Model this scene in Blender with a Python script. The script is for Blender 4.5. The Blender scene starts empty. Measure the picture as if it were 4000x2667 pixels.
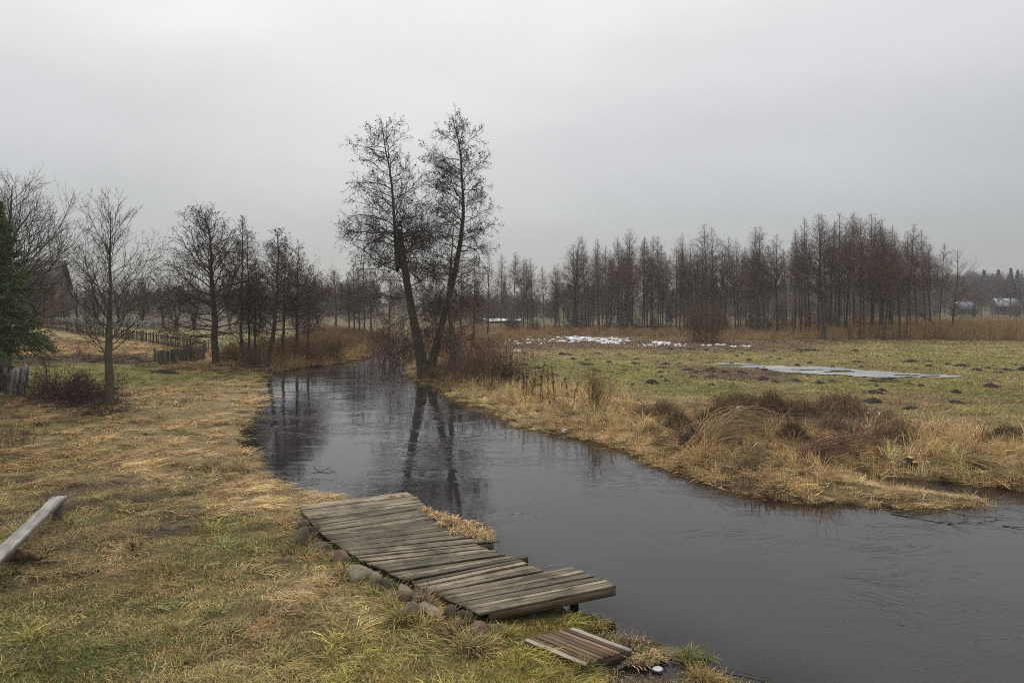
import bpy, math
import numpy as np
from mathutils import Vector, Matrix, Euler

# ------------------------------------------------------------------ camera, sky, sun
H, F, HOR = 4.8, 2700.0, 1190.0      # eye height, focal length and horizon row of the 4000 px wide photograph
sc = bpy.context.scene
COL = sc.collection
cam = bpy.data.cameras.new('camera'); camo = bpy.data.objects.new('camera', cam); COL.objects.link(camo)
cam.sensor_width = 36; cam.lens = 36 * F / 4000; cam.shift_y = -(1333.5 - HOR) / 4000
cam.clip_start = 0.1; cam.clip_end = 6000
camo.location = (0, 0, H); camo.rotation_euler = (math.radians(90), 0, 0)
sc.camera = camo

SUN_EL, SUN_AZ = math.radians(48), math.radians(-14)     # azimuth from +Y towards +X
w = bpy.data.worlds.new('World'); sc.world = w; w.use_nodes = True
nt = w.node_tree; N = nt.nodes; L = nt.links
for n in list(N): N.remove(n)
def nn(tree, typ, **kw):
    n = tree.nodes.new(typ)
    for k, v in kw.items(): setattr(n, k, v)
    return n
out = nn(nt, 'ShaderNodeOutputWorld'); bg = nn(nt, 'ShaderNodeBackground')
sky = nn(nt, 'ShaderNodeTexSky', sky_type='NISHITA', sun_disc=False, sun_elevation=SUN_EL, sun_rotation=-SUN_AZ + math.pi * 0)
sky.sun_rotation = SUN_AZ
tc = nn(nt, 'ShaderNodeTexCoord')
def vmath(tree, op, a=None, b=None):
    n = nn(tree, 'ShaderNodeVectorMath', operation=op)
    for i, v in enumerate((a, b)):
        if v is None: continue
        if isinstance(v, (tuple, list)): n.inputs[i].default_value = v
        else: tree.links.new(v, n.inputs[i])
    return n
def fmath(tree, op, a=None, b=None, c=None, clamp=False):
    n = nn(tree, 'ShaderNodeMath', operation=op, use_clamp=clamp)
    for i, v in enumerate((a, b, c)):
        if v is None: continue
        if isinstance(v, (int, float)): n.inputs[i].default_value = v
        else: tree.links.new(v, n.inputs[i])
    return n.outputs[0]
nrm = vmath(nt, 'NORMALIZE', tc.outputs['Generated']).outputs[0]
sep = nn(nt, 'ShaderNodeSeparateXYZ'); L.new(nrm, sep.inputs[0])
el = fmath(nt, 'MAXIMUM', sep.outputs['Z'], 0.0)
# overcast luminance law (1 + 2 sin e) / 3 with broad soft cloud banks
lum = fmath(nt, 'MULTIPLY_ADD', el, 0.87, 0.252)
mp = nn(nt, 'ShaderNodeMapping'); mp.inputs['Scale'].default_value = (1.0, 1.0, 3.2); L.new(nrm, mp.inputs[0])
nz = nn(nt, 'ShaderNodeTexNoise'); nz.inputs['Scale'].default_value = 1.7; nz.inputs['Detail'].default_value = 4; nz.inputs['Roughness'].default_value = 0.45
L.new(mp.outputs[0], nz.inputs[0])
cl = fmath(nt, 'MULTIPLY_ADD', nz.outputs[0], 0.62, 0.69)
sd_ = (math.sin(SUN_AZ) * math.cos(SUN_EL), math.cos(SUN_AZ) * math.cos(SUN_EL), math.sin(SUN_EL))
gl = vmath(nt, 'DOT_PRODUCT', nrm, sd_).outputs['Value']
gl = fmath(nt, 'POWER', fmath(nt, 'MAXIMUM', gl, 0.0), 3.0)
gl = fmath(nt, 'MULTIPLY_ADD', gl, 0.42, 0.87)
lum = fmath(nt, 'MULTIPLY', fmath(nt, 'MULTIPLY', lum, cl), gl)
tint = nn(nt, 'ShaderNodeMix', data_type='RGBA'); 
tint.inputs[6].default_value = (0.985, 0.984, 0.988, 1); tint.inputs[7].default_value = (1.0, 0.972, 0.915, 1)
L.new(fmath(nt, 'MULTIPLY_ADD', gl, 2.2, -1.95, clamp=True), tint.inputs[0])
over = vmath(nt, 'SCALE', tint.outputs[2]); L.new(lum, over.inputs['Scale'])
skys = vmath(nt, 'SCALE', sky.outputs[0]); skys.inputs['Scale'].default_value = 0.012
tot = vmath(nt, 'ADD', over.outputs[0], skys.outputs[0])
L.new(tot.outputs[0], bg.inputs[0]); bg.inputs[1].default_value = 1.0
L.new(bg.outputs[0], out.inputs[0])

sun = bpy.data.lights.new('sun', 'SUN'); suno = bpy.data.objects.new('sun', sun); COL.objects.link(suno)
sun.energy = 1.5; sun.angle = math.radians(35); sun.color = (1, 0.97, 0.92)
suno.rotation_euler = Vector(sd_).to_track_quat('Z', 'Y').to_euler()
vs = sc.view_settings; vs.view_transform = 'Standard'; vs.look = 'None'; vs.exposure = 0.25; vs.gamma = 1.0; vs.use_curve_mapping = False
sc.cycles.max_bounces = 6; sc.cycles.diffuse_bounces = 3; sc.cycles.glossy_bounces = 3
sc.cycles.transparent_max_bounces = 12; sc.cycles.volume_bounces = 0
sc.cycles.use_denoising = False; sc.cycles.pixel_filter_type = 'BLACKMAN_HARRIS'; sc.cycles.filter_width = 1.0

# ------------------------------------------------------------------ helpers
rng = np.random.default_rng(11)
def atz(px, py, z=0.0):
    Y = (H - z) * F / (py - HOR); return np.array([(px - 2000) / F * Y, Y, z])
def atY(px, py, Y):
    return np.array([(px - 2000) / F * Y, Y, H + (HOR - py) / F * Y])
_tab = np.random.default_rng(3).random((256, 256))
def vnoise(x, y):
    x = np.asarray(x, float); y = np.asarray(y, float)
    xi = np.floor(x).astype(int); yi = np.floor(y).astype(int); u = x - xi; v = y - yi
    u = u * u * (3 - 2 * u); v = v * v * (3 - 2 * v)
    g = lambda a, b: _tab[a & 255, b & 255]
    return (g(xi, yi) * (1 - u) + g(xi + 1, yi) * u) * (1 - v) + (g(xi, yi + 1) * (1 - u) + g(xi + 1, yi + 1) * u) * v
def fbm(x, y, s, o=4, off=0.0):
    t = 0; a = 1; n = 0; x = np.asarray(x) / s + off; y = np.asarray(y) / s + off * 1.7
    for _ in range(o):
        t = t + a * vnoise(x, y); n += a; a *= 0.5; x = x * 2.03 + 11.3; y = y * 2.03 + 5.1
    return t / n * 2 - 1
def sstep(a, b, x):
    t = np.clip((np.asarray(x) - a) / (b - a), 0, 1); return t * t * (3 - 2 * t)

LEFT = [(3.2, -60), (3.3, 2), (3.6, 7.2)] + [tuple(atz(*p)[:2]) for p in
    [(3020, 2690), (2850, 2660), (2700, 2645), (2600, 2652), (2470, 2662), (2390, 2640), (2420, 2600), (2520, 2575), (2610, 2560), (2650, 2532),
     (2590, 2502), (2480, 2482), (2395, 2470), (2345, 2478), (2250, 2490), (2340, 2440), (2330, 2400), (2240, 2380), (2080, 2290), (1890, 2200), (1700, 2110), (1540, 2030), (1430, 1975),
     (1330, 1945), (1200, 1922), (1085, 1890), (1040, 1845), (1020, 1800), (955, 1765), (925, 1712), (965, 1660), (1005, 1610), (1018, 1560),
     (1022, 1510), (1035, 1475), (1065, 1458), (1090, 1447), (1170, 1437), (1260, 1428), (1370, 1408), (1440, 1386), (1500, 1366)]] + [(-15.5, 92), (-30, 116), (-70, 140), (-320, 205)]
RIGHT = [(30, -60), (30, 8)] + [tuple(atz(*p)[:2]) for p in
    [(4400, 1990), (4000, 1912), (3850, 1893), (3700, 1880), (3560, 1868), (3430, 1856), (3360, 1868), (3400, 1893), (3500, 1917), (3700, 1938), (3850, 1952),
     (3880, 1966), (3760, 1975), (3620, 1992), (3500, 1978), (3300, 1966), (3150, 1958), (3000, 1944), (2900, 1925), (2800, 1890), (2740, 1862), (2620, 1832),
     (2560, 1802), (2450, 1755), (2330, 1722), (2200, 1692), (2050, 1664), (2010, 1640), (1930, 1606), (1850, 1580), (1780, 1552), (1715, 1528),
     (1700, 1505), (1640, 1490), (1600, 1462), (1590, 1420), (1575, 1375)]] + [(-12.5, 92), (-28, 121), (-69, 146), (-320, 213)]
POLY = np.array(LEFT + RIGHT[::-1])
PUDZ = 0.45
PUD = np.array([atz(*p, PUDZ)[:2] for p in [(2780, 1420), (2850, 1412), (2960, 1425), (3080, 1431), (3250, 1436), (3450, 1452), (3600, 1462), (3760, 1470), (3740, 1478), (3600, 1475), (3450, 1476), (3300, 1472), (3150, 1462), (3000, 1448), (2900, 1436), (2830, 1428)]])
def segdist(x, y, pts):
    P = np.array(pts); best = np.full(x.shape, 1e9)
    for a, b in zip(P[:-1], P[1:]):
        d = b - a; t = np.clip(((x - a[0]) * d[0] + (y - a[1]) * d[1]) / (d @ d), 0, 1)
        best = np.minimum(best, (x - a[0] - t * d[0]) ** 2 + (y - a[1] - t * d[1]) ** 2)
    return np.sqrt(best)
def inside(x, y, P=POLY):
    r = np.zeros(x.shape, bool); n = len(P)
    for i in range(n):
        (x1, y1), (x2, y2) = P[i], P[(i + 1) % n]
        if y1 == y2: continue
        c = ((y1 > y) != (y2 > y)) & (x < (x2 - x1) * (y - y1) / (y2 - y1) + x1); r ^= c
    return r
def land(x, y):
    """returns distance to the shore (negative in the river) and True where the left bank is nearer"""
    x = np.asarray(x, float).ravel(); y = np.asarray(y, float).ravel()
    dl = segdist(x, y, LEFT); dr = segdist(x, y, RIGHT); ins = inside(x, y)
    d = np.minimum(dl, dr); return np.where(ins, -d, d), dl < dr
def height(x, y):
    shp = np.shape(x); x = np.asarray(x, float).ravel(); y = np.asarray(y, float).ravel()
    d, left = land(x, y); dd = np.maximum(d, 0)
    und = fbm(x, y, 5, 3) * 0.10 + fbm(x, y, 1.3, 3, 7.7) * 0.085
    zl = 0.45 * (1 - np.exp(-dd / 3.2)) + np.minimum(0.056 * np.maximum(dd - 8, 0) ** 1.0, 3.6)
    zr = 0.50 * (1 - np.exp(-dd / 1.5)) + fbm(x, y, 22, 2, 3.3) * 0.12 * sstep(4, 14, dd)
    z = np.where(left, zl, zr) + und * sstep(0.15, 2.5, dd) + 0.02 * sstep(0, 0.3, dd)
    z = np.where(d < 0, -0.95 * (1 - np.exp(d / 1.6)) - 0.01, z)
    near = (np.abs(x - 20) < 12) & (np.abs(y - 46) < 12)
    if near.any():
        wp = np.zeros(len(x)); wp[near] = np.where(inside(x[near], y[near], PUD), 1.0, sstep(2.2, 0.1, segdist(x[near], y[near], np.vstack([PUD, PUD[:1]])))); z = z * (1 - wp) + (PUDZ - 0.02) * wp
    far = sstep(170, 420, y)
    z = z + far * (4 + 9 * sstep(60, 260, x) + 3 * fbm(x, y, 160, 2, 2.2))
    return z.reshape(shp)
def h1(x, y): return float(height(np.array([x]), np.array([y]))[0])
def G(px, py):
    z = 0.4
    for _ in range(14):
        p = atz(px, py, z); z = 0.5 * z + 0.5 * h1(p[0], p[1])
    p = atz(px, py, z); return np.array([p[0], p[1], h1(p[0], p[1])])

def make_mesh(name, V, quads=None, tris=None, smooth=False, col=None):
    V = np.asarray(V, np.float32); me = bpy.data.meshes.new(name)
    q = np.zeros((0, 4), np.int32) if quads is None or len(quads) == 0 else np.asarray(quads, np.int32)
    t = np.zeros((0, 3), np.int32) if tris is None or len(tris) == 0 else np.asarray(tris, np.int32)
    me.vertices.add(len(V)); me.vertices.foreach_set('co', V.ravel())
    nl = q.size + t.size; me.loops.add(nl); me.loops.foreach_set('vertex_index', np.concatenate([q.ravel(), t.ravel()]))
    me.polygons.add(len(q) + len(t))
    ls = np.concatenate([np.arange(len(q)) * 4, q.size + np.arange(len(t)) * 3]).astype(np.int32)
    me.polygons.foreach_set('loop_start', ls)
    if smooth: me.polygons.foreach_set('use_smooth', np.ones(len(q) + len(t), bool))
    if col is not None:
        c = np.ones((len(V), 4), np.float32); c[:, :3] = col
        a = me.color_attributes.new('col', 'FLOAT_COLOR', 'POINT'); a.data.foreach_set('color', c.ravel())
    me.update(calc_edges=True); me.validate(); return me
def obj(name, me, mat=None, parent=None, loc=None):
    o = bpy.data.objects.new(name, me); COL.objects.link(o)
    if mat is not None and len(me.materials) == 0: me.materials.append(mat)
    if parent is not None: o.parent = parent
    if loc is not None: o.location = loc
    return o
def tag(o, label=None, cat=None, group=None, kind=None):
    if label: o['label'] = label
    if cat: o['category'] = cat
    if group: o['group'] = group
    if kind: o['kind'] = kind
    return o
def thing(name, label, cat, loc=(0, 0, 0), rz=0, group=None):
    o = bpy.data.objects.new(name, None); COL.objects.link(o); o.empty_display_size = 0.2
    o.location = [float(v) for v in loc]; o.rotation_euler = (0, 0, rz)
    return tag(o, label, cat, group)

def tubes(polys, sides):
    """polys: list of (P (m,n,3), R (m,n)); returns verts, quads"""
    VV = []; QQ = []; off = 0; ang = np.arange(sides) * 2 * np.pi / sides
    for P, R in polys:
        P = np.asarray(P, float); R = np.asarray(R, float)
        if P.ndim == 2: P = P[None]; R = R[None]
        m, n = P.shape[:2]
        T = np.gradient(P, axis=1); T /= np.linalg.norm(T, axis=2, keepdims=True) + 1e-9
        mean = np.abs(T.mean(1)); ref = np.eye(3)[np.argmin(mean, axis=1)][:, None, :]
        U = np.cross(T, ref); U /= np.linalg.norm(U, axis=2, keepdims=True) + 1e-9; W = np.cross(T, U)
        ring = P[:, :, None, :] + R[:, :, None, None] * (np.cos(ang)[None, None, :, None] * U[:, :, None, :] + np.sin(ang)[None, None, :, None] * W[:, :, None, :])
        VV.append(ring.reshape(-1, 3))
        idx = off + np.arange(m * n * sides).reshape(m, n, sides); nx = np.roll(idx, -1, axis=2)
        q = np.stack([idx[:, :-1], nx[:, :-1], nx[:, 1:], idx[:, 1:]], -1).reshape(-1, 4)
        QQ.append(q); off += m * n * sides
    return np.concatenate(VV), np.concatenate(QQ)
def merge(parts):
    """parts: list of (V, quads, tris)"""
    V = []; Q = []; T = []; o = 0
    for v, q, t in parts:
        V.append(v)
        if q is not None and len(q): Q.append(np.asarray(q) + o)
        if t is not None and len(t): T.append(np.asarray(t) + o)
        o += len(v)
    return np.concatenate(V), (np.concatenate(Q) if Q else None), (np.concatenate(T) if T else None)
def unit(v): return v / (np.linalg.norm(v, axis=-1, keepdims=True) + 1e-9)

def _curve(pts, n):
    """smooth resample (Catmull-Rom) of a few points to n points"""
    P = np.array(pts, float); k = len(P)
    E = np.vstack([2 * P[0] - P[1], P, 2 * P[-1] - P[-2]])
    s = np.linspace(0, k - 1, n); i = np.minimum(s.astype(int), k - 2); u = (s - i)[:, None]
    a, b, c, d = E[i], E[i + 1], E[i + 2], E[i + 3]
    return 0.5 * (2 * b + (c - a) * u + (2 * a - 5 * b + 4 * c - d) * u ** 2 + (3 * b - a - 3 * c + d) * u ** 3)
def polyline(pts, n):
    q = _curve(pts, n * 6); s = np.concatenate([[0], np.cumsum(np.linalg.norm(np.diff(q, axis=0), axis=1))]); t = np.linspace(0, s[-1], n)
    return np.stack([np.interp(t, s, q[:, k]) for k in range(3)], 1)

def spawn(r, P, R, LEN, cnt, t0, t1, ang, lenf, up, wig, n, rk, rmin, spread=0.25, flat=0.0, tip=0.25, even=False):
    """children on parents. P (m,n0,3); ang(t), lenf(t) callables (degrees from the parent tangent, fraction of parent length)"""
    m, n0 = P.shape[:2]
    par = np.repeat(np.arange(m), cnt if np.ndim(cnt) else np.full(m, cnt)); M = len(par)
    if even and m == 1: t = t0 + (t1 - t0) * (np.arange(M) + r.random(M)) / M
    else: t = t0 + (t1 - t0) * r.random(M)
    s = t * (n0 - 1); i = np.minimum(s.astype(int), n0 - 2); u = (s - i)[:, None]
    base = P[par, i] * (1 - u) + P[par, i + 1] * u; tan = unit(P[par, i + 1] - P[par, i]); rp = R[par, i] * (1 - u[:, 0]) + R[par, i + 1] * u[:, 0]
    az = (np.arange(M) * 2.39996 + r.random(M) * 1.2) if m == 1 else r.random(M) * 6.283
    ref = np.where(np.abs(tan[:, 2:3]) > 0.9, np.array([[1.0, 0, 0]]), np.array([[0, 0, 1.0]]))
    A = unit(np.cross(tan, ref)); B = np.cross(tan, A)
    side = np.cos(az)[:, None] * A + np.sin(az)[:, None] * B
    if flat: side[:, 2] *= (1 - flat); side = unit(side)
    a = np.radians(ang(t) * (1 + spread * r.normal(size=M) * 0.6))[:, None]
    d = unit(np.cos(a) * tan + np.sin(a) * side)
    Ln = LEN[par] * lenf(t) * (0.65 + 0.7 * r.random(M))
    out = np.zeros((M, n, 3)); out[:, 0] = base; st = (Ln / (n - 1))[:, None]
    upv = up(t) if callable(up) else np.full(M, up)
    for k in range(1, n):
        out[:, k] = out[:, k - 1] + d * st
        d = unit(d + np.array([0, 0, 1.0]) * (upv[:, None] / (n - 1)) + r.normal(size=(M, 3)) * wig)
    r0 = np.maximum(np.minimum(rp * 0.7, rk * Ln), rmin)
    Rr = r0[:, None] * np.linspace(1, tip, n)[None]; Rr = np.maximum(Rr, rmin * 0.6)
    return out, Rr, Ln, t

def specks(r, pts, size, drop=0.0):
    """small hanging cones and catkins: two crossed slim lozenges each"""
    n = len(pts); s = size * (0.6 + 0.8 * r.random(n))[:, None]
    d = unit(r.normal(size=(n, 3)) * 0.7 + np.array([0, 0, -drop])); e = unit(np.cross(d, r.normal(size=(n, 3)))); f = np.cross(d, e)
    V = np.stack([pts, pts + d * s + e * s * .42, pts + d * s * 2, pts + d * s - e * s * .42, pts + d * s + f * s * .42, pts + d * s - f * s * .42], 1).reshape(-1, 3)
    b = np.arange(n)[:, None] * 6
    return V, np.concatenate([b + np.array([[0, 1, 2, 3]]), b + np.array([[0, 4, 2, 5]])]), None
def along(r, P, k, t0=0.3, t1=1.0):
    m, n = P.shape[:2]; i = r.integers(0, m, k); s = (t0 + (t1 - t0) * r.random(k)) * (n - 1); j = np.minimum(s.astype(int), n - 2); u = (s - j)[:, None]
    return P[i, j] * (1 - u) + P[i, j + 1] * u

# ------------------------------------------------------------------ materials
def mat(name, rough=0.9):
    m = bpy.data.materials.new(name); m.use_nodes = True; b = m.node_tree.nodes['Principled BSDF']
    b.inputs['Roughness'].default_value = rough; b.inputs['Specular IOR Level'].default_value = 0.25
    return m, m.node_tree, b
def ramp(tree, fac, stops):
    n = nn(tree, 'ShaderNodeValToRGB'); e = n.color_ramp.elements
    while len(e) < len(stops): e.new(0.5)
    for k, (p, c) in enumerate(stops): e[k].position = p; e[k].color = (*c, 1) if len(c) == 3 else c
    tree.links.new(fac, n.inputs[0]); return n.outputs[0]
def noise(tree, vec, scale, detail=4, rough=0.5, dist=0.0):
    n = nn(tree, 'ShaderNodeTexNoise'); n.inputs['Scale'].default_value = scale; n.inputs['Detail'].default_value = detail
    n.inputs['Roughness'].default_value = rough; n.inputs['Distortion'].default_value = dist
    if vec is not None: tree.links.new(vec, n.inputs['Vector'])
    return n.outputs[0]
def mixc(tree, fac, a, b, mode='MIX'):
    n = nn(tree, 'ShaderNodeMix', data_type='RGBA', blend_type=mode)
    for i, v in ((0, fac), (6, a), (7, b)):
        if isinstance(v, (int, float)): n.inputs[i].default_value = v
        elif isinstance(v, tuple): n.inputs[i].default_value = (*v, 1)
        else: tree.links.new(v, n.inputs[i])
    return n.outputs[2]
def mapping(tree, vec, scale):
    n = nn(tree, 'ShaderNodeMapping'); n.inputs['Scale'].default_value = scale; tree.links.new(vec, n.inputs[0]); return n.outputs[0]
def bump(tree, b, hgt, strength, dist=0.02):
    n = nn(tree, 'ShaderNodeBump'); n.inputs['Strength'].default_value = strength; n.inputs['Distance'].default_value = dist
    tree.links.new(hgt, n.inputs['Height']); tree.links.new(n.outputs[0], b.inputs['Normal'])

def ground_material():
    m, t, b = mat('ground_soil_and_turf', 0.95)
    a = nn(t, 'ShaderNodeAttribute', attribute_name='col'); g = nn(t, 'ShaderNodeNewGeometry').outputs['Position']
    n1 = noise(t, g, 1.1, 6, 0.65); n2 = noise(t, mapping(t, g, (9, 14, 9)), 1.0, 5, 0.7, 1.0)
    c = mixc(t, 1.0, a.outputs['Color'], ramp(t, n1, [(0.3, (0.55, 0.55, 0.52)), (0.55, (1, 1, 1)), (0.75, (1.25, 1.2, 1.1))]), 'MULTIPLY')
    c = mixc(t, 1.0, c, ramp(t, n2, [(0.3, (0.45, 0.44, 0.42)), (0.5, (1, 1, 1)), (0.7, (1.5, 1.45, 1.35))]), 'MULTIPLY')
    t.links.new(c, b.inputs['Base Color']); bump(t, b, n2, 0.8, 0.06); return m
def blade_material():
    m, t, b = mat('dry_grass_blades', 0.75)
    a = nn(t, 'ShaderNodeAttribute', attribute_name='tint', attribute_type='INSTANCER'); v = nn(t, 'ShaderNodeAttribute', attribute_name='col')
    c = mixc(t, 1.0, a.outputs['Color'], v.outputs['Color'], 'MULTIPLY'); t.links.new(c, b.inputs['Base Color'])
    tr = nn(t, 'ShaderNodeBsdfTranslucent'); t.links.new(c, tr.inputs[0]); mx = nn(t, 'ShaderNodeMixShader'); mx.inputs[0].default_value = 0.10
    t.links.new(b.outputs[0], mx.inputs[1]); t.links.new(tr.outputs[0], mx.inputs[2]); t.links.new(mx.outputs[0], t.nodes['Material Output'].inputs[0]); return m
def tinted_material(name, rough=0.8):
    """colour comes from the mesh colour attribute (straw and stalk colours of single plants)"""
    m, t, b = mat(name, rough); v = nn(t, 'ShaderNodeAttribute', attribute_name='col'); t.links.new(v.outputs['Color'], b.inputs['Base Color']); return m
def bark_material(name, c1, c2, c3=None, scale=6.0):
    m, t, b = mat(name, 0.95); o = nn(t, 'ShaderNodeTexCoord').outputs['Object']
    n1 = noise(t, mapping(t, o, (scale, scale, scale * 0.25)), 2.0, 6, 0.65, 0.6)
    c = ramp(t, n1, [(0.32, c1), (0.66, c2)])
    if c3: c = mixc(t, ramp(t, noise(t, o, 1.4, 4, 0.6), [(0.5, (0, 0, 0)), (0.66, (1, 1, 1))]), c, c3)
    t.links.new(c, b.inputs['Base Color']); bump(t, b, n1, 0.9, 0.03); return m
def plain_material(name, c, var=0.25, rough=0.9, scale=8.0):
    m, t, b = mat(name, rough); o = nn(t, 'ShaderNodeTexCoord').outputs['Object']
    n1 = noise(t, o, scale, 5, 0.6); oi = nn(t, 'ShaderNodeObjectInfo')
    lo = tuple(x * (1 - var) for x in c); hi = tuple(min(1, x * (1 + var)) for x in c)
    t.links.new(ramp(t, n1, [(0.3, lo), (0.7, hi)]), b.inputs['Base Color']); return m
def wood_material(name, dark, mid, pale, rough=0.85, grain=1.0, damp=None):
    m, t, b = mat(name, rough); o = nn(t, 'ShaderNodeTexCoord').outputs['Object']; oi = nn(t, 'ShaderNodeObjectInfo')
    off = nn(t, 'ShaderNodeVectorMath', operation='SCALE'); off.inputs[0].default_value = (37.0, 19.0, 53.0); t.links.new(oi.outputs['Random'], off.inputs['Scale'])
    p = vmath(t, 'ADD', o, off.outputs[0]).outputs[0]
    g1 = noise(t, mapping(t, p, (1.1 * grain, 34, 34)), 1.0, 6, 0.7, 0.8)
    g2 = noise(t, mapping(t, p, (0.8, 9, 9)), 1.0, 3, 0.6, 1.2)
    bl = noise(t, mapping(t, p, (2.2, 5, 5)), 1.0, 5, 0.65)
    c = ramp(t, g1, [(0.28, dark), (0.47, mid), (0.72, pale)])
    c = mixc(t, ramp(t, g2, [(0.42, (0, 0, 0)), (0.62, (0.8, 0.8, 0.8))]), c, pale)
    c = mixc(t, ramp(t, bl, [(0.5, (0, 0, 0)), (0.72, (0.75, 0.75, 0.75))]), c, dark)
    k = ramp(t, oi.outputs['Random'], [(0.0, (0.5, 0.48, 0.44)), (0.3, (0.8, 0.78, 0.72)), (0.65, (1.0, 0.97, 0.91)), (0.82, (1.5, 1.42, 1.28)), (1.0, (1.2, 1.13, 1.0))])
    c = mixc(t, 1.0, c, k, 'MULTIPLY')
    if damp:
        wp = nn(t, 'ShaderNodeNewGeometry').outputs['Position']; c = mixc(t, ramp(t, noise(t, wp, 1.5, 6, .7, .5), [(.46, (0, 0, 0)), (.66, (.85, .85, .85))]), c, damp)
        kn = nn(t, 'ShaderNodeTexVoronoi'); kn.inputs['Scale'].default_value = 1.0; t.links.new(mapping(t, p, (1.6, 7, 7)), kn.inputs['Vector']); c = mixc(t, ramp(t, kn.outputs['Distance'], [(.06, (.9, .9, .9)), (.13, (0, 0, 0))]), c, dark)
    t.links.new(c, b.inputs['Base Color']); bump(t, b, g1, 0.7, 0.008); return m
def stone_material(name, c1, c2, spot=(0.3, 0.28, 0.25), moss=0.0):
    m, t, b = mat(name, 0.85); o = nn(t, 'ShaderNodeTexCoord').outputs['Object']
    n1 = noise(t, o, 3.0, 6, 0.65); n2 = noise(t, o, 28, 4, 0.7)
    c = mixc(t, ramp(t, n1, [(0.35, (0, 0, 0)), (0.65, (1, 1, 1))]), c1, c2)
    c = mixc(t, ramp(t, n2, [(0.56, (0, 0, 0)), (0.68, (0.6, 0.6, 0.6))]), c, spot)
    if moss: c = mixc(t, ramp(t, noise(t, o, 4.5, 5, 0.6), [(0.48, (0, 0, 0)), (0.6, (moss, moss, moss))]), c, (0.085, 0.085, 0.025))
    t.links.new(c, b.inputs['Base Color']); bump(t, b, n2, 0.5, 0.01); return m

M_GROUND = ground_material(); M_BLADE = blade_material(); M_STALK = tinted_material('dry_stalks')
M_BARK = bark_material('alder_bark', (0.038, 0.029, 0.022), (0.12, 0.092, 0.068), (0.10, 0.10, 0.058))
M_BARK2 = bark_material('old_alder_bark_mossy', (0.042, 0.033, 0.024), (0.135, 0.108, 0.078), (0.095, 0.096, 0.045), 4.0)
M_BARKG = bark_material('grey_green_bark', (0.045, 0.04, 0.028), (0.14, 0.125, 0.085), (0.10, 0.105, 0.055), 8.0)
M_TWIG = plain_material('alder_twigs', (0.078, 0.055, 0.044), 0.3)
M_TWIGR = plain_material('reddish_twigs', (0.155, 0.088, 0.062), 0.3)
M_TWIGG = plain_material('bare_tree_twigs', (0.065, 0.055, 0.038), 0.3)
M_CONE = plain_material('alder_cones', (0.045, 0.031, 0.025), 0.3)
M_NEEDLE = plain_material('spruce_needles', (0.075, 0.112, 0.03), 0.6, 0.6, 1.6)
M_FIRFAR = plain_material('far_fir_needles', (0.03, 0.042, 0.028), 0.3)
M_DECK = wood_material('weathered_deck_wood', (0.024, 0.019, 0.013), (0.125, 0.105, 0.075), (0.265, 0.232, 0.178), damp=(.034, .030, .018))
M_BEAM = wood_material('damp_dark_timber', (0.018, 0.014, 0.010), (0.055, 0.043, 0.030), (0.11, 0.09, 0.065))
M_PALB = wood_material('brown_pallet_wood', (0.035, 0.024, 0.016), (0.115, 0.075, 0.048), (0.19, 0.13, 0.088))
M_PALG = wood_material('grey_pallet_wood', (0.05, 0.045, 0.04), (0.19, 0.175, 0.155), (0.38, 0.35, 0.32))
M_BENCH = wood_material('silvered_bench_wood', (0.11, 0.105, 0.10), (0.22, 0.21, 0.20), (0.36, 0.35, 0.335), 0.85, 2.0)
M_FENCE = wood_material('weathered_fence_wood', (0.030, 0.026, 0.019), (0.092, 0.078, 0.056), (0.17, 0.148, 0.11))
M_FENCEW = wood_material('pale_fence_wood', (0.12, 0.115, 0.11), (0.24, 0.235, 0.23), (0.36, 0.355, 0.35))
M_BOARDF = wood_material('grey_board_fence', (0.055, 0.048, 0.037), (0.15, 0.132, 0.10), (0.24, 0.215, 0.17))
M_FENCED = wood_material('dark_fence_wood', (0.018, 0.015, 0.010), (0.05, 0.042, 0.030), (0.09, 0.078, 0.055))
M_SOIL = plain_material('black_molehill_soil', (0.020, 0.015, 0.010), 0.5, 0.95, 14)
M_SNOW = plain_material('old_snow', (0.78, 0.80, 0.83), 0.06, 0.6)
M_LITTER = plain_material('white_litter', (0.75, 0.76, 0.77), 0.06, 0.5)

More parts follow.
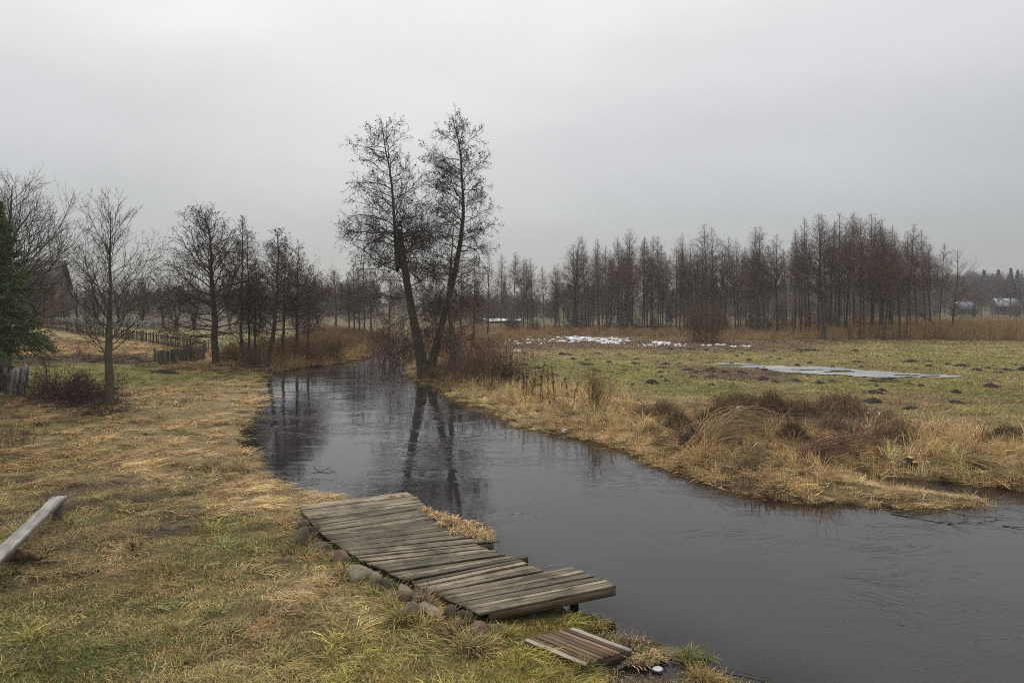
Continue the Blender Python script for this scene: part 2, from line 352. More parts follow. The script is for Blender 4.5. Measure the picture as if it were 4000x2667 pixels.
# ------------------------------------------------------------------ ground colours: what grows where (linear albedo)
STRAW = (0.48, 0.35, 0.17); STRAWD = (0.345, 0.24, 0.108); GREEN = (0.185, 0.185, 0.046); LAWN = (0.245, 0.24, 0.06); OLIVE = (0.30, 0.25, 0.088)
MUD = (0.07, 0.05, 0.034); REED = (0.29, 0.185, 0.082); MEAD = (0.27, 0.25, 0.066); PALE = (0.46, 0.335, 0.165); MOSS = (0.27, 0.23, 0.045); BROWNS = (0.16, 0.095, 0.048)
ZONES = [  # photograph row/column of a spot on the ground and what covers it
    (100, 2640, GREEN), (500, 2600, GREEN), (300, 2450, OLIVE), (900, 2500, STRAWD), (700, 2300, OLIVE), (250, 2300, GREEN), (1200, 2600, OLIVE), (1100, 2350, STRAW), (1350, 2480, STRAW),
    (1500, 2640, MOSS), (1800, 2600, MOSS), (2050, 2630, MOSS), (2400, 2560, MOSS), (2150, 2430, MOSS), (1700, 2500, OLIVE), (1500, 2350, OLIVE), (1300, 2200, OLIVE), (1150, 2080, STRAWD),
    (450, 2180, STRAWD), (800, 2150, OLIVE), (100, 2050, OLIVE), (600, 2080, MUD), (900, 2000, STRAW), (500, 1900, STRAW), (150, 1850, STRAWD), (1050, 1960, STRAW), (1250, 1960, STRAW), (700, 1800, STRAW),
    (200, 1740, STRAWD), (60, 1700, OLIVE), (900, 1750, STRAW), (500, 1700, STRAW), (700, 1620, PALE), (950, 1550, STRAW), (850, 1500, STRAW), (600, 1540, STRAW), (300, 1640, STRAWD), (60, 1620, STRAWD),
    (300, 1440, LAWN), (150, 1460, LAWN), (500, 1460, LAWN), (750, 1470, OLIVE), (950, 1465, OLIVE), (600, 1480, LAWN), (300, 1400, MUD), (500, 1410, MUD),
    (300, 1360, PALE), (550, 1375, PALE), (450, 1345, PALE), (700, 1400, PALE), (800, 1430, STRAWD), (950, 1440, BROWNS), (700, 1340, OLIVE), (900, 1345, LAWN), (1000, 1330, OLIVE),
    (1200, 1400, REED), (1350, 1370, REED), (1150, 1340, OLIVE),
    (1800, 1540, STRAW), (1850, 1480, BROWNS), (2000, 1600, STRAW), (2200, 1650, STRAW), (2500, 1740, STRAW), (2700, 1800, STRAWD), (3000, 1850, BROWNS), (3200, 1900, STRAW), (3300, 1800, STRAWD), (3700, 1800, STRAW),
    (3000, 1650, BROWNS), (3300, 1620, BROWNS), (2600, 1620, STRAW), (2400, 1600, STRAW), (3600, 1650, STRAW), (3950, 1750, STRAW), (3900, 1600, OLIVE), (3600, 1560, STRAWD), (3800, 1660, STRAW),
    (2100, 1420, MEAD), (2400, 1450, MEAD), (2700, 1520, MEAD), (3000, 1500, OLIVE), (3300, 1500, MEAD), (3600, 1500, MEAD), (3900, 1480, OLIVE), (2600, 1400, OLIVE), (3200, 1410, OLIVE), (3600, 1380, MEAD),
    (3900, 1370, OLIVE), (3400, 1360, OLIVE), (2900, 1390, OLIVE), (2300, 1380, OLIVE), (2050, 1350, BROWNS), (2300, 1352, BROWNS), (2600, 1350, BROWNS), (2800, 1352, BROWNS), (1950, 1380, STRAWD), (2900, 1465, BROWNS), (3050, 1345, BROWNS)]
ZP = np.array([G(a, b)[:2] for a, b, _ in ZONES]); ZC = np.array([c for _, _, c in ZONES])
FARC = np.array([(0.17, 0.13, 0.065)])
def barespots(x, y): return .85 * sstep(.30, .48, fbm(x, y, 1.7, 3, 77.)) * sstep(24, 12, y) * (np.asarray(x) < 4)
def cover(x, y):
    x = np.asarray(x, float).ravel(); y = np.asarray(y, float).ravel()
    wx = x + fbm(x, y, 3.0, 3, 4.4) * 1.6; wy = y + fbm(x, y, 3.0, 3, 9.1) * 2.0
    s = 1 / (4 + 0.012 * y * y)                     # spots cover more ground farther away
    c = np.zeros((len(x), 3)); wt = np.zeros(len(x))
    for p, k in zip(ZP, ZC):
        q = 1 / ((((wx - p[0]) ** 2 + 0.5 * (wy - p[1]) ** 2) / (1 + 0.0006 * p[1] ** 2) + 0.25) ** 2); c += q[:, None] * k; wt += q
    c /= wt[:, None]
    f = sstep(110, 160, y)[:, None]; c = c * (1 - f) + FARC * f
    n = fbm(x, y, 2.2, 4, 13.0)[:, None]
    c = c * (1 + 0.25 * n)
    gm = sstep(0.12, 0.5, fbm(x, y, 1.4, 3, 21.0))[:, None] * sstep(60, 20, y)[:, None]      # greener and barer spots
    c = c * (1 - 0.35 * gm) + np.array([GREEN]) * 0.35 * gm
    md = barespots(x, y)[:, None]; c = c * (1 - md) + np.array([MUD]) * md
    return np.clip(c, 0.012, 0.8)

def axis(a, b, c, d, s, gr):
    v = list(np.arange(b, c, s)); st = s; p = b; lo = []
    while p > a: st *= gr; p -= st; lo.append(p)
    st = s; p = v[-1]; hi = []
    while p < d: st *= gr; p += st; hi.append(p)
    return np.array(lo[::-1] + v + hi)
xs = axis(-1500, -20, 20, 1500, 0.30, 1.06); ys = axis(-60, 5, 46, 2500, 0.30, 1.05)
X, Y = np.meshgrid(xs, ys); Z = height(X, Y)
V = np.stack([X, Y, Z], -1).reshape(-1, 3); nx, ny = len(xs), len(ys)
ii = np.arange(nx * ny).reshape(ny, nx)
Q = np.stack([ii[:-1, :-1], ii[:-1, 1:], ii[1:, 1:], ii[1:, :-1]], -1).reshape(-1, 4)
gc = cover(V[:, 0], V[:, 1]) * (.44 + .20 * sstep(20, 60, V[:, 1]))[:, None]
dd, _l = land(V[:, 0], V[:, 1]); wet = sstep(0.25, -0.15, dd)[:, None]; gc = gc * (1 - wet) + np.array([[0.10, 0.062, 0.03]]) * wet
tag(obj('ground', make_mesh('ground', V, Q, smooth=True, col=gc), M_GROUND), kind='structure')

# ------------------------------------------------------------------ river
def water_material():
    m = bpy.data.materials.new('peaty_river_water'); m.use_nodes = True; t = m.node_tree
    for n in list(t.nodes): t.nodes.remove(n)
    o = nn(t, 'ShaderNodeOutputMaterial'); g = nn(t, 'ShaderNodeNewGeometry').outputs['Position']
    dep = nn(t, 'ShaderNodeAttribute', attribute_name='depth').outputs['Fac']
    # Beer-Lambert tint of the peaty water over the bed
    cx = nn(t, 'ShaderNodeCombineColor')
    for i, k in enumerate((3.2, 5.5, 10.0)):
        t.links.new(fmath(t, 'POWER', 2.71828, fmath(t, 'MULTIPLY', dep, -k)), cx.inputs[i])
    tr = nn(t, 'ShaderNodeBsdfTransparent'); t.links.new(cx.outputs[0], tr.inputs[0])
    df = nn(t, 'ShaderNodeBsdfDiffuse'); df.inputs[0].default_value = (0.025, 0.022, 0.022, 1)
    ad = nn(t, 'ShaderNodeMixShader'); t.links.new(fmath(t, 'MULTIPLY_ADD', dep, 1.6, 0.1, clamp=True), ad.inputs[0]); t.links.new(tr.outputs[0], ad.inputs[1]); t.links.new(df.outputs[0], ad.inputs[2])
    w1 = noise(t, mapping(t, g, (1.4, 3.4, 1)), 1.0, 3, 0.55, 0.9)
    w2 = noise(t, mapping(t, g, (6, 13, 1)), 1.0, 2, 0.5, 0.6)
    calm = ramp(t, noise(t, mapping(t, g, (0.16, 0.22, 1)), 1.0, 3, 0.55), [(0.38, (0.18, 0.18, 0.18)), (0.62, (1, 1, 1))])
    sw = noise(t, mapping(t, g, (0.75, 1.1, 1)), 1.0, 4, 0.6, 2.6)                  # boils and eddy lines
    swm = ramp(t, noise(t, mapping(t, g, (0.35, 0.5, 1)), 1.3, 2, 0.5), [(0.5, (0, 0, 0)), (0.68, (1, 1, 1))])
    hgt = fmath(t, 'ADD', fmath(t, 'MULTIPLY', w1, 0.0015), fmath(t, 'MULTIPLY', fmath(t, 'MULTIPLY', w2, calm), 0.0008))
    hgt = fmath(t, 'ADD', hgt, fmath(t, 'MULTIPLY', fmath(t, 'MULTIPLY', sw, swm), 0.013))
    rg = noise(t, mapping(t, g, (.55, .95, 1)), 1.0, 3, .6, 2.2)                      # thin current lines
    rl = ramp(t, rg, [(.455, (0, 0, 0)), (.5, (1, 1, 1)), (.545, (0, 0, 0))]); rm = ramp(t, noise(t, mapping(t, g, (.22, .3, 1)), 1.0, 2, .5), [(.46, (0, 0, 0)), (.6, (1, 1, 1))])
    rp_ = noise(t, mapping(t, g, (9, 15, 1)), 1.0, 3, .6, 1.0)
    hgt = fmath(t, 'ADD', hgt, fmath(t, 'MULTIPLY', fmath(t, 'MULTIPLY', rl, rm), fmath(t, 'MULTIPLY_ADD', rp_, 0.0032, 0.0012)))
    bp = nn(t, 'ShaderNodeBump'); bp.inputs['Strength'].default_value = 1.0; bp.inputs['Distance'].default_value = 1.0; t.links.new(hgt, bp.inputs['Height'])
    gl = nn(t, 'ShaderNodeBsdfGlossy'); gl.inputs['Roughness'].default_value = 0.0; gl.inputs[0].default_value = (1, 1, 1, 1); t.links.new(bp.outputs[0], gl.inputs['Normal'])
    fr = nn(t, 'ShaderNodeFresnel'); fr.inputs[0].default_value = 1.333; t.links.new(bp.outputs[0], fr.inputs['Normal'])
    mx = nn(t, 'ShaderNodeMixShader'); t.links.new(fr.outputs[0], mx.inputs[0]); t.links.new(ad.outputs[0], mx.inputs[1]); t.links.new(gl.outputs[0], mx.inputs[2])
    t.links.new(mx.outputs[0], o.inputs[0]); return m
wx_ = axis(-330, -20, 14, 60, 0.35, 1.08); wy_ = axis(-60, 5, 60, 230, 0.35, 1.07)
X, Y = np.meshgrid(wx_, wy_); d_, _ = land(X, Y); Zt = height(X, Y).ravel()
keep = d_ < 1.8
ii = np.arange(X.size).reshape(X.shape); Q = np.stack([ii[:-1, :-1], ii[:-1, 1:], ii[1:, 1:], ii[1:, :-1]], -1).reshape(-1, 4)
Q = Q[keep[Q].any(1)]; used = np.unique(Q); rem = np.zeros(X.size, int); rem[used] = np.arange(len(used))
Vw = np.stack([X.ravel(), Y.ravel(), np.zeros(X.size)], -1)[used]
me = make_mesh('river', Vw, rem[Q], smooth=True)
a = me.attributes.new('depth', 'FLOAT', 'POINT'); a.data.foreach_set('value', np.maximum(0.0, -Zt[used]).astype(np.float32))
tag(obj('river', me, water_material()), kind='structure')

# ------------------------------------------------------------------ grass, reeds: clumps scattered on points
def blades(r, n, lmin, lmax, wd, tilt0, tilt1, curl, spread, az0=None, azs=3.14, seg=3, cvar=0.25, plume=0):
    """n curved strips rooted in a disc of radius spread; tilt in degrees from vertical"""
    root = np.stack([r.normal(size=n) * spread * .6, r.normal(size=n) * spread * .6, np.zeros(n) - 0.01], 1)
    az = (r.random(n) * 6.283) if az0 is None else az0 + r.normal(size=n) * azs
    Ln = lmin + (lmax - lmin) * r.random(n); tl = np.radians(tilt0 + (tilt1 - tilt0) * r.random(n)); cu = np.radians(curl * (0.4 + 1.2 * r.random(n))) / seg
    W = wd * (0.6 + 0.8 * r.random(n)); P = root.copy(); VV = []
    side = np.stack([-np.sin(az), np.cos(az), np.zeros(n)], 1); tw = r.normal(size=n) * 0.6
    sv = side * np.cos(tw)[:, None] + np.array([0, 0, 1.0]) * np.sin(tw)[:, None] * 0.8
    for k in range(seg + 1):
        f = W * (1.0 if k < seg else 0.15) * (0.8 if k == 0 else 1)
        VV += [P - sv * f[:, None] / 2, P + sv * f[:, None] / 2]
        d = np.stack([np.sin(tl) * np.cos(az), np.sin(tl) * np.sin(az), np.cos(tl)], 1)
        P = P + d * (Ln / seg)[:, None]; tl = np.minimum(tl + cu, np.radians(118)); P[:, 2] = np.maximum(P[:, 2], 0.004 + 0.03 * r.random(n))
        az = az + r.normal(size=n) * 0.18
    V = np.stack(VV, 1).reshape(-1, 3); b = (np.arange(n) * (2 * (seg + 1)))[:, None]
    Q = np.concatenate([b + np.array([[2 * k, 2 * k + 1, 2 * k + 3, 2 * k + 2]]) for k in range(seg)])
    c = (1 + cvar * r.normal(size=(n, 1))) * (1 + 0.07 * r.normal(size=(n, 3))); c = np.clip(c, 0.25, 1.9)
    C = np.repeat(c, 2 * (seg + 1), 0)
    return V, Q, C
PROTO = {}
def protos(kind, k, f):
    c = bpy.data.collections.new('clumps_' + kind)
    for i in range(k):
        V, Q, C = f(np.random.default_rng(100 + i * 7 + len(kind)))
        me = make_mesh(kind, V, Q, col=C); me.materials.append(M_BLADE); o = bpy.data.objects.new(f'{kind}_{i:02d}', me); c.objects.link(o)
    PROTO[kind] = (c, k)
def join(*gs):
    V = []; Q = []; C = []; o = 0
    for v, q, c in gs: V.append(v); Q.append(q + o); C.append(c); o += len(v)
    return np.concatenate(V), np.concatenate(Q), np.concatenate(C)
protos('mat', 5, lambda r: blades(r, 46, .25, .62, .011, 48, 80, 45, .20, 0.0, .55))
protos('tuft', 4, lambda r: join(blades(r, 34, .14, .36, .010, 10, 60, 60, .09), blades(r, 10, .2, .45, .010, 55, 80, 30, .12)))
protos('short', 4, lambda r: blades(r, 48, .05, .16, .010, 10, 70, 50, .22))
protos('tall', 4, lambda r: join(blades(r, 26, .45, 1.0, .012, 4, 35, 55, .16), blades(r, 20, .3, .8, .012, 40, 80, 40, .2)))
protos('reed', 4, lambda r: join(blades(r, 26, 1.3, 2.3, .016, 1, 9, 8, .38, seg=4), blades(r, 26, .5, 1.2, .018, 12, 45, 50, .4), blades(r, 12, .10, .25, .05, 5, 40, 60, .35)))
protos('stub', 3, lambda r: join(blades(r, 18, .15, .42, .012, 0, 16, 6, .16, seg=2), blades(r, 16, .25, .6, .012, 55, 85, 25, .2)))

def scatter(name, label, cat, kind, P, rot, scl, tint):
    c, k = PROTO[kind]; n = len(P)
    me = bpy.data.meshes.new(name); me.vertices.add(n); me.vertices.foreach_set('co', np.asarray(P, np.float32).ravel())
    def at(nm, ty, arr, key): a = me.attributes.new(nm, ty, 'POINT'); a.data.foreach_set(key, np.asarray(arr).ravel())
    at('rot', 'FLOAT_VECTOR', np.asarray(rot, np.float32), 'vector'); at('scl', 'FLOAT_VECTOR', np.asarray(scl, np.float32), 'vector')
    cc = np.ones((n, 4), np.float32); cc[:, :3] = tint; at('tint', 'FLOAT_COLOR', cc, 'color')
    at('idx', 'INT', rng.integers(0, k, n).astype(np.int32), 'value')
    o = obj(name, me); tag(o, label, cat, kind='stuff')
    g = bpy.data.node_groups.new(name, 'GeometryNodeTree'); g.interface.new_socket('Geometry', in_out='INPUT', socket_type='NodeSocketGeometry'); g.interface.new_socket('Geometry', in_out='OUTPUT', socket_type='NodeSocketGeometry')
    gi = g.nodes.new('NodeGroupInput'); go = g.nodes.new('NodeGroupOutput'); ip = g.nodes.new('GeometryNodeInstanceOnPoints')
    ci = g.nodes.new('GeometryNodeCollectionInfo'); ci.inputs['Collection'].default_value = c; ci.inputs['Separate Children'].default_value = True; ci.inputs['Reset Children'].default_value = True
    def na(nm, ty): q = g.nodes.new('GeometryNodeInputNamedAttribute'); q.data_type = ty; q.inputs['Name'].default_value = nm; return q.outputs['Attribute']
    e = g.nodes.new('FunctionNodeEulerToRotation'); lk = g.links.new
    lk(na('rot', 'FLOAT_VECTOR'), e.inputs[0]); lk(gi.outputs[0], ip.inputs['Points']); lk(ci.outputs[0], ip.inputs['Instance']); ip.inputs['Pick Instance'].default_value = True
    lk(na('idx', 'INT'), ip.inputs['Instance Index']); lk(e.outputs[0], ip.inputs['Rotation']); lk(na('scl', 'FLOAT_VECTOR'), ip.inputs['Scale']); lk(ip.outputs[0], go.inputs[0])
    md = o.modifiers.new('scatter', 'NODES'); md.node_group = g
    return o
def sample(x0, x1, y0, y1, dens, maxd, fov=0.82):
    """random ground points in a rectangle, thinned by dens(x, y, shore distance, left)"""
    n = int((x1 - x0) * (y1 - y0) * maxd); x = x0 + (x1 - x0) * rng.random(n); y = y0 + (y1 - y0) * rng.random(n)
    k = np.abs(x) < fov * y + 3; x = x[k]; y = y[k]
    d, l = land(x, y); p = dens(x, y, d, l) / maxd; k = rng.random(len(x)) < p; x, y, d = x[k], y[k], d[k]
    return x, y, d, np.stack([x, y, height(x, y)], 1)
def rotz(n, a, s): return np.stack([np.zeros(n), np.zeros(n), a + rng.normal(size=n) * s], 1)
def sc3(n, a, b, zr=1.0): s = a + (b - a) * rng.random(n); return np.stack([s, s, s * zr], 1)
def vary(c, s=0.14, hue=0.05): n = len(c); return np.clip(c * (1 + s * rng.normal(size=(n, 1))) * (1 + hue * rng.normal(size=(n, 3))), .01, .9)

deck_poly = np.array([atz(1225, 2040, .45)[:2], atz(1600, 1950, .45)[:2], atz(1950, 2120, .45)[:2], atz(2400, 2288, .45)[:2], atz(1880, 2385, .45)[:2], atz(1590, 2260, .45)[:2], atz(1400, 2160, .45)[:2]])
pal_poly = np.array([atz(2035, 2505, .12)[:2], atz(2240, 2450, .12)[:2], atz(2480, 2540, .12)[:2], atz(2285, 2612, .12)[:2]])
pal_poly = pal_poly.mean(0) + (pal_poly - pal_poly.mean(0)) * 1.12
def clear(x, y): return ~(inside(x, y, deck_poly) | inside(x, y, pal_poly))
# how green a spot is decides between matted straw and short turf
def mottle(x, y, c, amt=1.0):
    """single clumps are either bleached straw or green"""
    n = fbm(x, y, .9, 2, 51.) * 1.1 + .55 * rng.normal(size=len(x)); s = sstep(-.1, .25, n)[:, None] * amt
    return c * .82 * (1 - s) + (.45 * c + .62 * np.array([STRAW])) * s
def greenness(c): return c[:, 1] / (c[:, 0] + 1e-6)
def dn(x, y, d, l): return np.where(l & (d > 0.0) & clear(x, y), np.clip(2400 / (y * y + 12), 3.6, 30), 0)
x, y, d, P = sample(-48, 5, 6, 64, lambda x, y, d, l: dn(x, y, d, l) * (1 - .8 * barespots(x, y)), 30)
c = cover(x, y); gr = greenness(c); n = len(x)
wet = sstep(0.85, 0.70, gr + 0.10 * rng.normal(size=n))
ks = rng.random(n) < wet
lay = -0.75 + 0.7 * fbm(x, y, 3.5, 2, 6.0)
big = 1 + np.clip((y - 20) / 45, 0, 0.9)
i = np.where(ks)[0]; s3 = sc3(len(i), .75, 1.35) * big[i][:, None]; s3 *= (.62 + .38 * sstep(9, 20, y[i]))[:, None]; s3[:, 2] *= (0.65 + 0.55 * fbm(x[i], y[i], 1.1, 2, 8.8))
scatter('matted_straw', 'matted tan dead grass covering the left river bank', 'grass', 'mat', P[i], np.stack([np.zeros(len(i)), np.zeros(len(i)), lay[i] + rng.normal(size=len(i)) * .55], 1), s3, vary(np.maximum(c[i], 0.35 * np.array([STRAW])) * 1.15, .3))
i = np.where(~ks)[0]
scatter('bank_turf', 'short green and straw turf on the left bank', 'grass', 'short', P[i], rotz(len(i), 0, 3), sc3(len(i), .5, .9) * big[i][:, None], vary(mottle(x[i], y[i], c[i]) * 1.1, .22, .07))
x2, y2, d2, P2 = sample(-14, 5, 6.3, 24, lambda x, y, d, l: np.where(l & (d > .02) & clear(x, y), 24 * sstep(.55, .85, greenness(cover(x, y))), 0), 24)
scatter('near_turf', 'short mossy green turf around the jetty and pallet', 'grass', 'short', P2, rotz(len(P2), 0, 3), sc3(len(P2), .45, .85), vary(mottle(x2, y2, cover(x2, y2)) * 1.1, .25, .07))
j = rng.random(n) < (0.05 + 0.08 * (fbm(x, y, 1.6, 2, 30.0) > 0.25)); i = np.where(j)[0]
scatter('bank_tufts', 'scattered dry grass tufts on the left bank', 'grass', 'tuft', P[i], rotz(len(i), 0, 3), sc3(len(i), .6, 1.2) * big[i][:, None], vary(c[i] * 1.25, .18, .07))

# right bank: tall tangled straw near the water, cropped meadow behind it
spit = np.array([atz(*p)[:2] for p in ((3300, 1860), (3400, 1885), (3560, 1915), (3860, 1945), (3900, 1970), (3620, 2000), (3250, 1975))])
dr_ = lambda x, y, d, l: np.where(~l & ~inside(x, y, spit) & (d > np.where(x > 5.5, .12, -.1)) & (d < 7.5), np.where(d < 0.9, 12, 9 * sstep(7.5, 2.5, d + 1.3 * fbm(x, y, 2.0, 2, 3.0))) * np.where(y < 48, 1, .45), 0)
x, y, d, P = sample(-12, 26, 12, 62, dr_, 12); c = cover(x, y); n = len(x); k = rng.random(n)
nb = np.stack([np.zeros(n), np.zeros(n), 3.6 + 0.8 * fbm(x, y, 3, 2, 5.0) + rng.normal(size=n) * .6], 1)
tl = sstep(0.1, 1.2, d) * (0.65 + 0.35 * fbm(x, y, 2.5, 2, 17.0)) * sstep(7.5, 3.0, d)
bz = np.array([G(*p)[:2] for p in ((2380, 1660), (2600, 1600), (2900, 1560), (3250, 1560), (3480, 1620), (3560, 1760), (3300, 1830), (2950, 1800), (2700, 1760))])
tl = tl * np.where(inside(x, y, bz), .25, 1.0)
i = np.where(k < .72 * np.clip(tl, 0, 1))[0]
scatter('bank_straw', 'tall tangled straw along the right river bank', 'grass', 'tall', P[i], nb[i], sc3(len(i), .55, 1.2), vary(np.maximum(c[i], .45 * np.array([STRAW])) * 1.15, .34))
i = np.where((k >= .72 * np.clip(tl, 0, 1)) & (k < .93))[0]
scatter('laid_straw', 'laid tan grass hanging over the right water edge', 'grass', 'mat', P[i], nb[i], sc3(len(i), .6, 1.15), vary(np.maximum(c[i], .5 * np.array([STRAW])) * 1.22, .34))
bz = np.array([G(*p)[:2] for p in ((2380, 1660), (2600, 1600), (2900, 1560), (3250, 1560), (3480, 1620), (3560, 1760), (3300, 1830), (2950, 1800), (2700, 1760))])
x, y, d, P = sample(2, 20, 16, 36, lambda x, y, d, l: np.where(inside(x, y, bz) & (d > .4), 10, 0), 10); tb = sstep(-.15, .45, fbm(x, y, 1.9, 2, 61.))
scatter('bank_brush', 'tangled brown dead sedge around the mounds of the right bank', 'grass', 'tall', P, np.stack([rng.normal(size=len(x)) * .3, rng.normal(size=len(x)) * .3, rng.random(len(x)) * 6.3], 1), sc3(len(x), .4, .6) * (.6 + 1.1 * tb)[:, None], vary(np.tile(np.array([[.20, .128, .066]]), (len(x), 1)) * (1.15 - .45 * tb)[:, None], .35, .06))
x, y, d, P = sample(-12, 26, 12, 60, lambda x, y, d, l: np.where(~l & (d > -0.22) & (d < .5), 11, np.where(~l & (d > 0) & (d < 5.5) & (x > 3), 5, 0)), 11)
i = np.where(x > 1)[0]; onspit = inside(x, y, spit)[i]
scatter('reed_stubble', 'cut reed stubble standing in the shallows of the right bank', 'grass', 'stub', np.maximum(P[i], [-99, -99, -0.06]), rotz(len(i), 0, 3), sc3(len(i), .6, 1.2) * np.where(onspit, .7, 1.0)[:, None], vary(np.tile(np.array([STRAW]), (len(i), 1)) * 1.1, .3))
x, y, d, P = sample(6, 15, 14, 20, lambda x, y, d, l: np.where(~l & inside(x, y, spit) & (d > 0), 16, 0), 16); s3 = sc3(len(x), .5, .9); s3[:, 2] *= .35
scatter('spit_straw', 'flattened straw on the low reed spit at the right', 'grass', 'mat', P, rotz(len(x), 3.4, .8), s3, vary(np.tile(np.array([STRAW]), (len(x), 1)), .3))
x, y, d, P = sample(-10, 72, 18, 92, lambda x, y, d, l: np.where(~l & (d > 2.0) & ~(inside(x, y, PUD) & (rng.random(len(x)) < .8)), np.clip(5500 / (y * y + 100), 1.2, 7), 0), 7)
c = cover(x, y); big = 1 + np.clip((y - 20) / 28, 0, 2.0)
s3 = sc3(len(x), .8, 1.5) * big[:, None]; s3[:, 2] *= 0.7 / np.sqrt(big)
scatter('meadow_grass', 'cropped olive green grass of the molehill meadow', 'grass', 'short', P, rotz(len(x), 0, 3), s3, vary(mottle(x, y, c, .35) * 1.12, .2, .06))

# reeds: belt under the far alders, thicket on the far left shore
def reedden(x, y, d, l):
    edge = np.interp(x, [-14, -4, 2, 8, 20, 27, 34, 45, 60, 90], [66, 68, 88, 96, 94, 86, 84, 84, 82, 80]) + 1.6 * fbm(x, y, 6, 2, 1.0)
    return np.where(~l & (d > .2) & (y > edge), np.where(y < edge + 14, 1.5, .5), 0)
x, y, d, P = sample(-14, 115, 55, 128, reedden, 1.5)
hh = .38 + .55 * sstep(32, 55, x) + .12 * fbm(x, y, 9, 2, 2.0)
s3 = np.stack([1.15 * np.ones(len(x)), 1.15 * np.ones(len(x)), hh * (1.0 + .3 * rng.random(len(x)))], 1)
scatter('reed_bed', 'brown reed belt at the foot of the far alder wood', 'reeds', 'reed', P, rotz(len(x), 0, 3), s3, vary(np.tile(np.array([[.36, .23, .105]]), (len(x), 1)), .22, .05))
x, y, d, P = sample(-32, -6, 44, 100, lambda x, y, d, l: np.where(l & (d > -.1) & (d < 9) & (x > np.interp(y, [44, 50, 54, 60, 75, 90], [-14, -17.5, -23, -24, -26, -30])), 3.2, 0), 3.2)
hh = .30 + .38 * sstep(.5, 4, d)
s3 = np.stack([np.ones(len(x)), np.ones(len(x)), hh * (.8 + .5 * rng.random(len(x)))], 1)
scatter('shore_reeds', 'golden brown reed thicket on the far left shore', 'reeds', 'reed', P, rotz(len(x), 0, 3), s3, vary(np.where((d < 2.0)[:, None], np.array([[.36, .25, .11]]), np.array([[.24, .145, .07]])), .2, .05))

# ------------------------------------------------------------------ solid builders
def board_mesh(name, Ln, W, T, r, seg=6, wob=0.006, W1=None, sh=(0, 0)):
    xs_ = np.linspace(-Ln / 2, Ln / 2, seg + 1); V = []
    for k, x_ in enumerate(xs_):
        Wk = W if W1 is None else W + (W1 - W) * k / seg
        a_, b_ = Wk / 2 + r.normal() * wob, Wk / 2 + r.normal() * wob; dz = r.normal() * wob * .25; bv = min(T, W) * .03
        xe = x_ + (r.normal() * wob * 1.5 if k in (0, seg) else 0)
        q_ = sh[0] if k == 0 else (sh[1] if k == seg else 0)
        V += [(xe + q_ * yy, yy, zz + dz) for yy, zz in ((-a_, -T / 2), (b_, -T / 2), (b_, T / 2 - bv), (b_ - bv, T / 2), (-a_ + bv, T / 2), (-a_, T / 2 - bv))]
    m = 6; Q = []
    for k in range(seg):
        for j in range(m): Q.append((k * m + j, k * m + (j + 1) % m, (k + 1) * m + (j + 1) % m, (k + 1) * m + j))
    e = seg * m
    Q += [(0, 5, 2, 1), (5, 4, 3, 2), (e, e + 1, e + 2, e + 5), (e + 5, e + 2, e + 3, e + 4)]
    return make_mesh(name, V, Q)
def lay(o, parent, a_, b_, up=(0, 0, 1), roll=0.0):
    """put a board (local X along its length) with its centre line from a_ to b_"""
    a_ = Vector([float(v) for v in a_]); b_ = Vector([float(v) for v in b_]); d_ = (b_ - a_).normalized(); s_ = Vector(up).cross(d_).normalized(); u_ = d_.cross(s_)
    R_ = Matrix((d_, s_, u_)).transposed() @ Matrix.Rotation(roll, 3, 'X')
    o.parent = parent; o.rotation_euler = R_.to_euler(); o.location = (a_ + b_) / 2 - (parent.location if parent else Vector()); return o
def beam(name, a_, b_, W, T, m, parent, r, up=(0, 0, 1), wob=0.004, seg=4):
    Ln = float(np.linalg.norm(np.array(b_) - np.array(a_))); return lay(obj(name, board_mesh(name, Ln, W, T, r, seg, wob), m), parent, a_, b_, up)
def post(name, p, z0, z1, rad, m, parent, r, sides=9):
    k = 5; zz = np.linspace(z0, z1, k); Pp = np.stack([np.zeros(k) + r.normal(size=k) * rad * .05, np.zeros(k) + r.normal(size=k) * rad * .05, zz], 1)
    V, Q = tubes([(Pp, np.full(k, rad) * (1 + r.normal(size=k) * .04))], sides); n0 = len(V)
    V = np.vstack([V, Pp[-1] + [0, 0, .004], Pp[0]]); s = sides
    T_ = [((k - 1) * s + j, (k - 1) * s + (j + 1) % s, n0) for j in range(s)] + [((j + 1) % s, j, n0 + 1) for j in range(s)]
    o = obj(name, make_mesh(name, V, Q, T_), m, parent); o.location = Vector([float(p[0]), float(p[1]), 0.0]) - Vector((parent.location.x, parent.location.y, parent.location.z)) if parent else Vector((p[0], p[1], 0)); return o
def words_n(n):
    a_ = ['', 'first', 'second', 'third', 'fourth', 'fifth', 'sixth', 'seventh', 'eighth', 'ninth', 'tenth', 'eleventh', 'twelfth', 'thirteenth', 'fourteenth', 'fifteenth', 'sixteenth', 'seventeenth', 'eighteenth', 'nineteenth']
    t_ = {2: ('twentieth', 'twenty'), 3: ('thirtieth', 'thirty'), 4: ('fortieth', 'forty'), 5: ('fiftieth', 'fifty'), 6: ('sixtieth', 'sixty'), 7: ('seventieth', 'seventy'), 8: ('eightieth', 'eighty'), 9: ('ninetieth', 'ninety')}
    if n == 100: return 'hundredth'
    if n > 100: return 'hundred and ' + words_n(n - 100)
    if n < 20: return a_[n]
    return t_[n // 10][0] if n % 10 == 0 else t_[n // 10][1] + '-' + a_[n % 10]

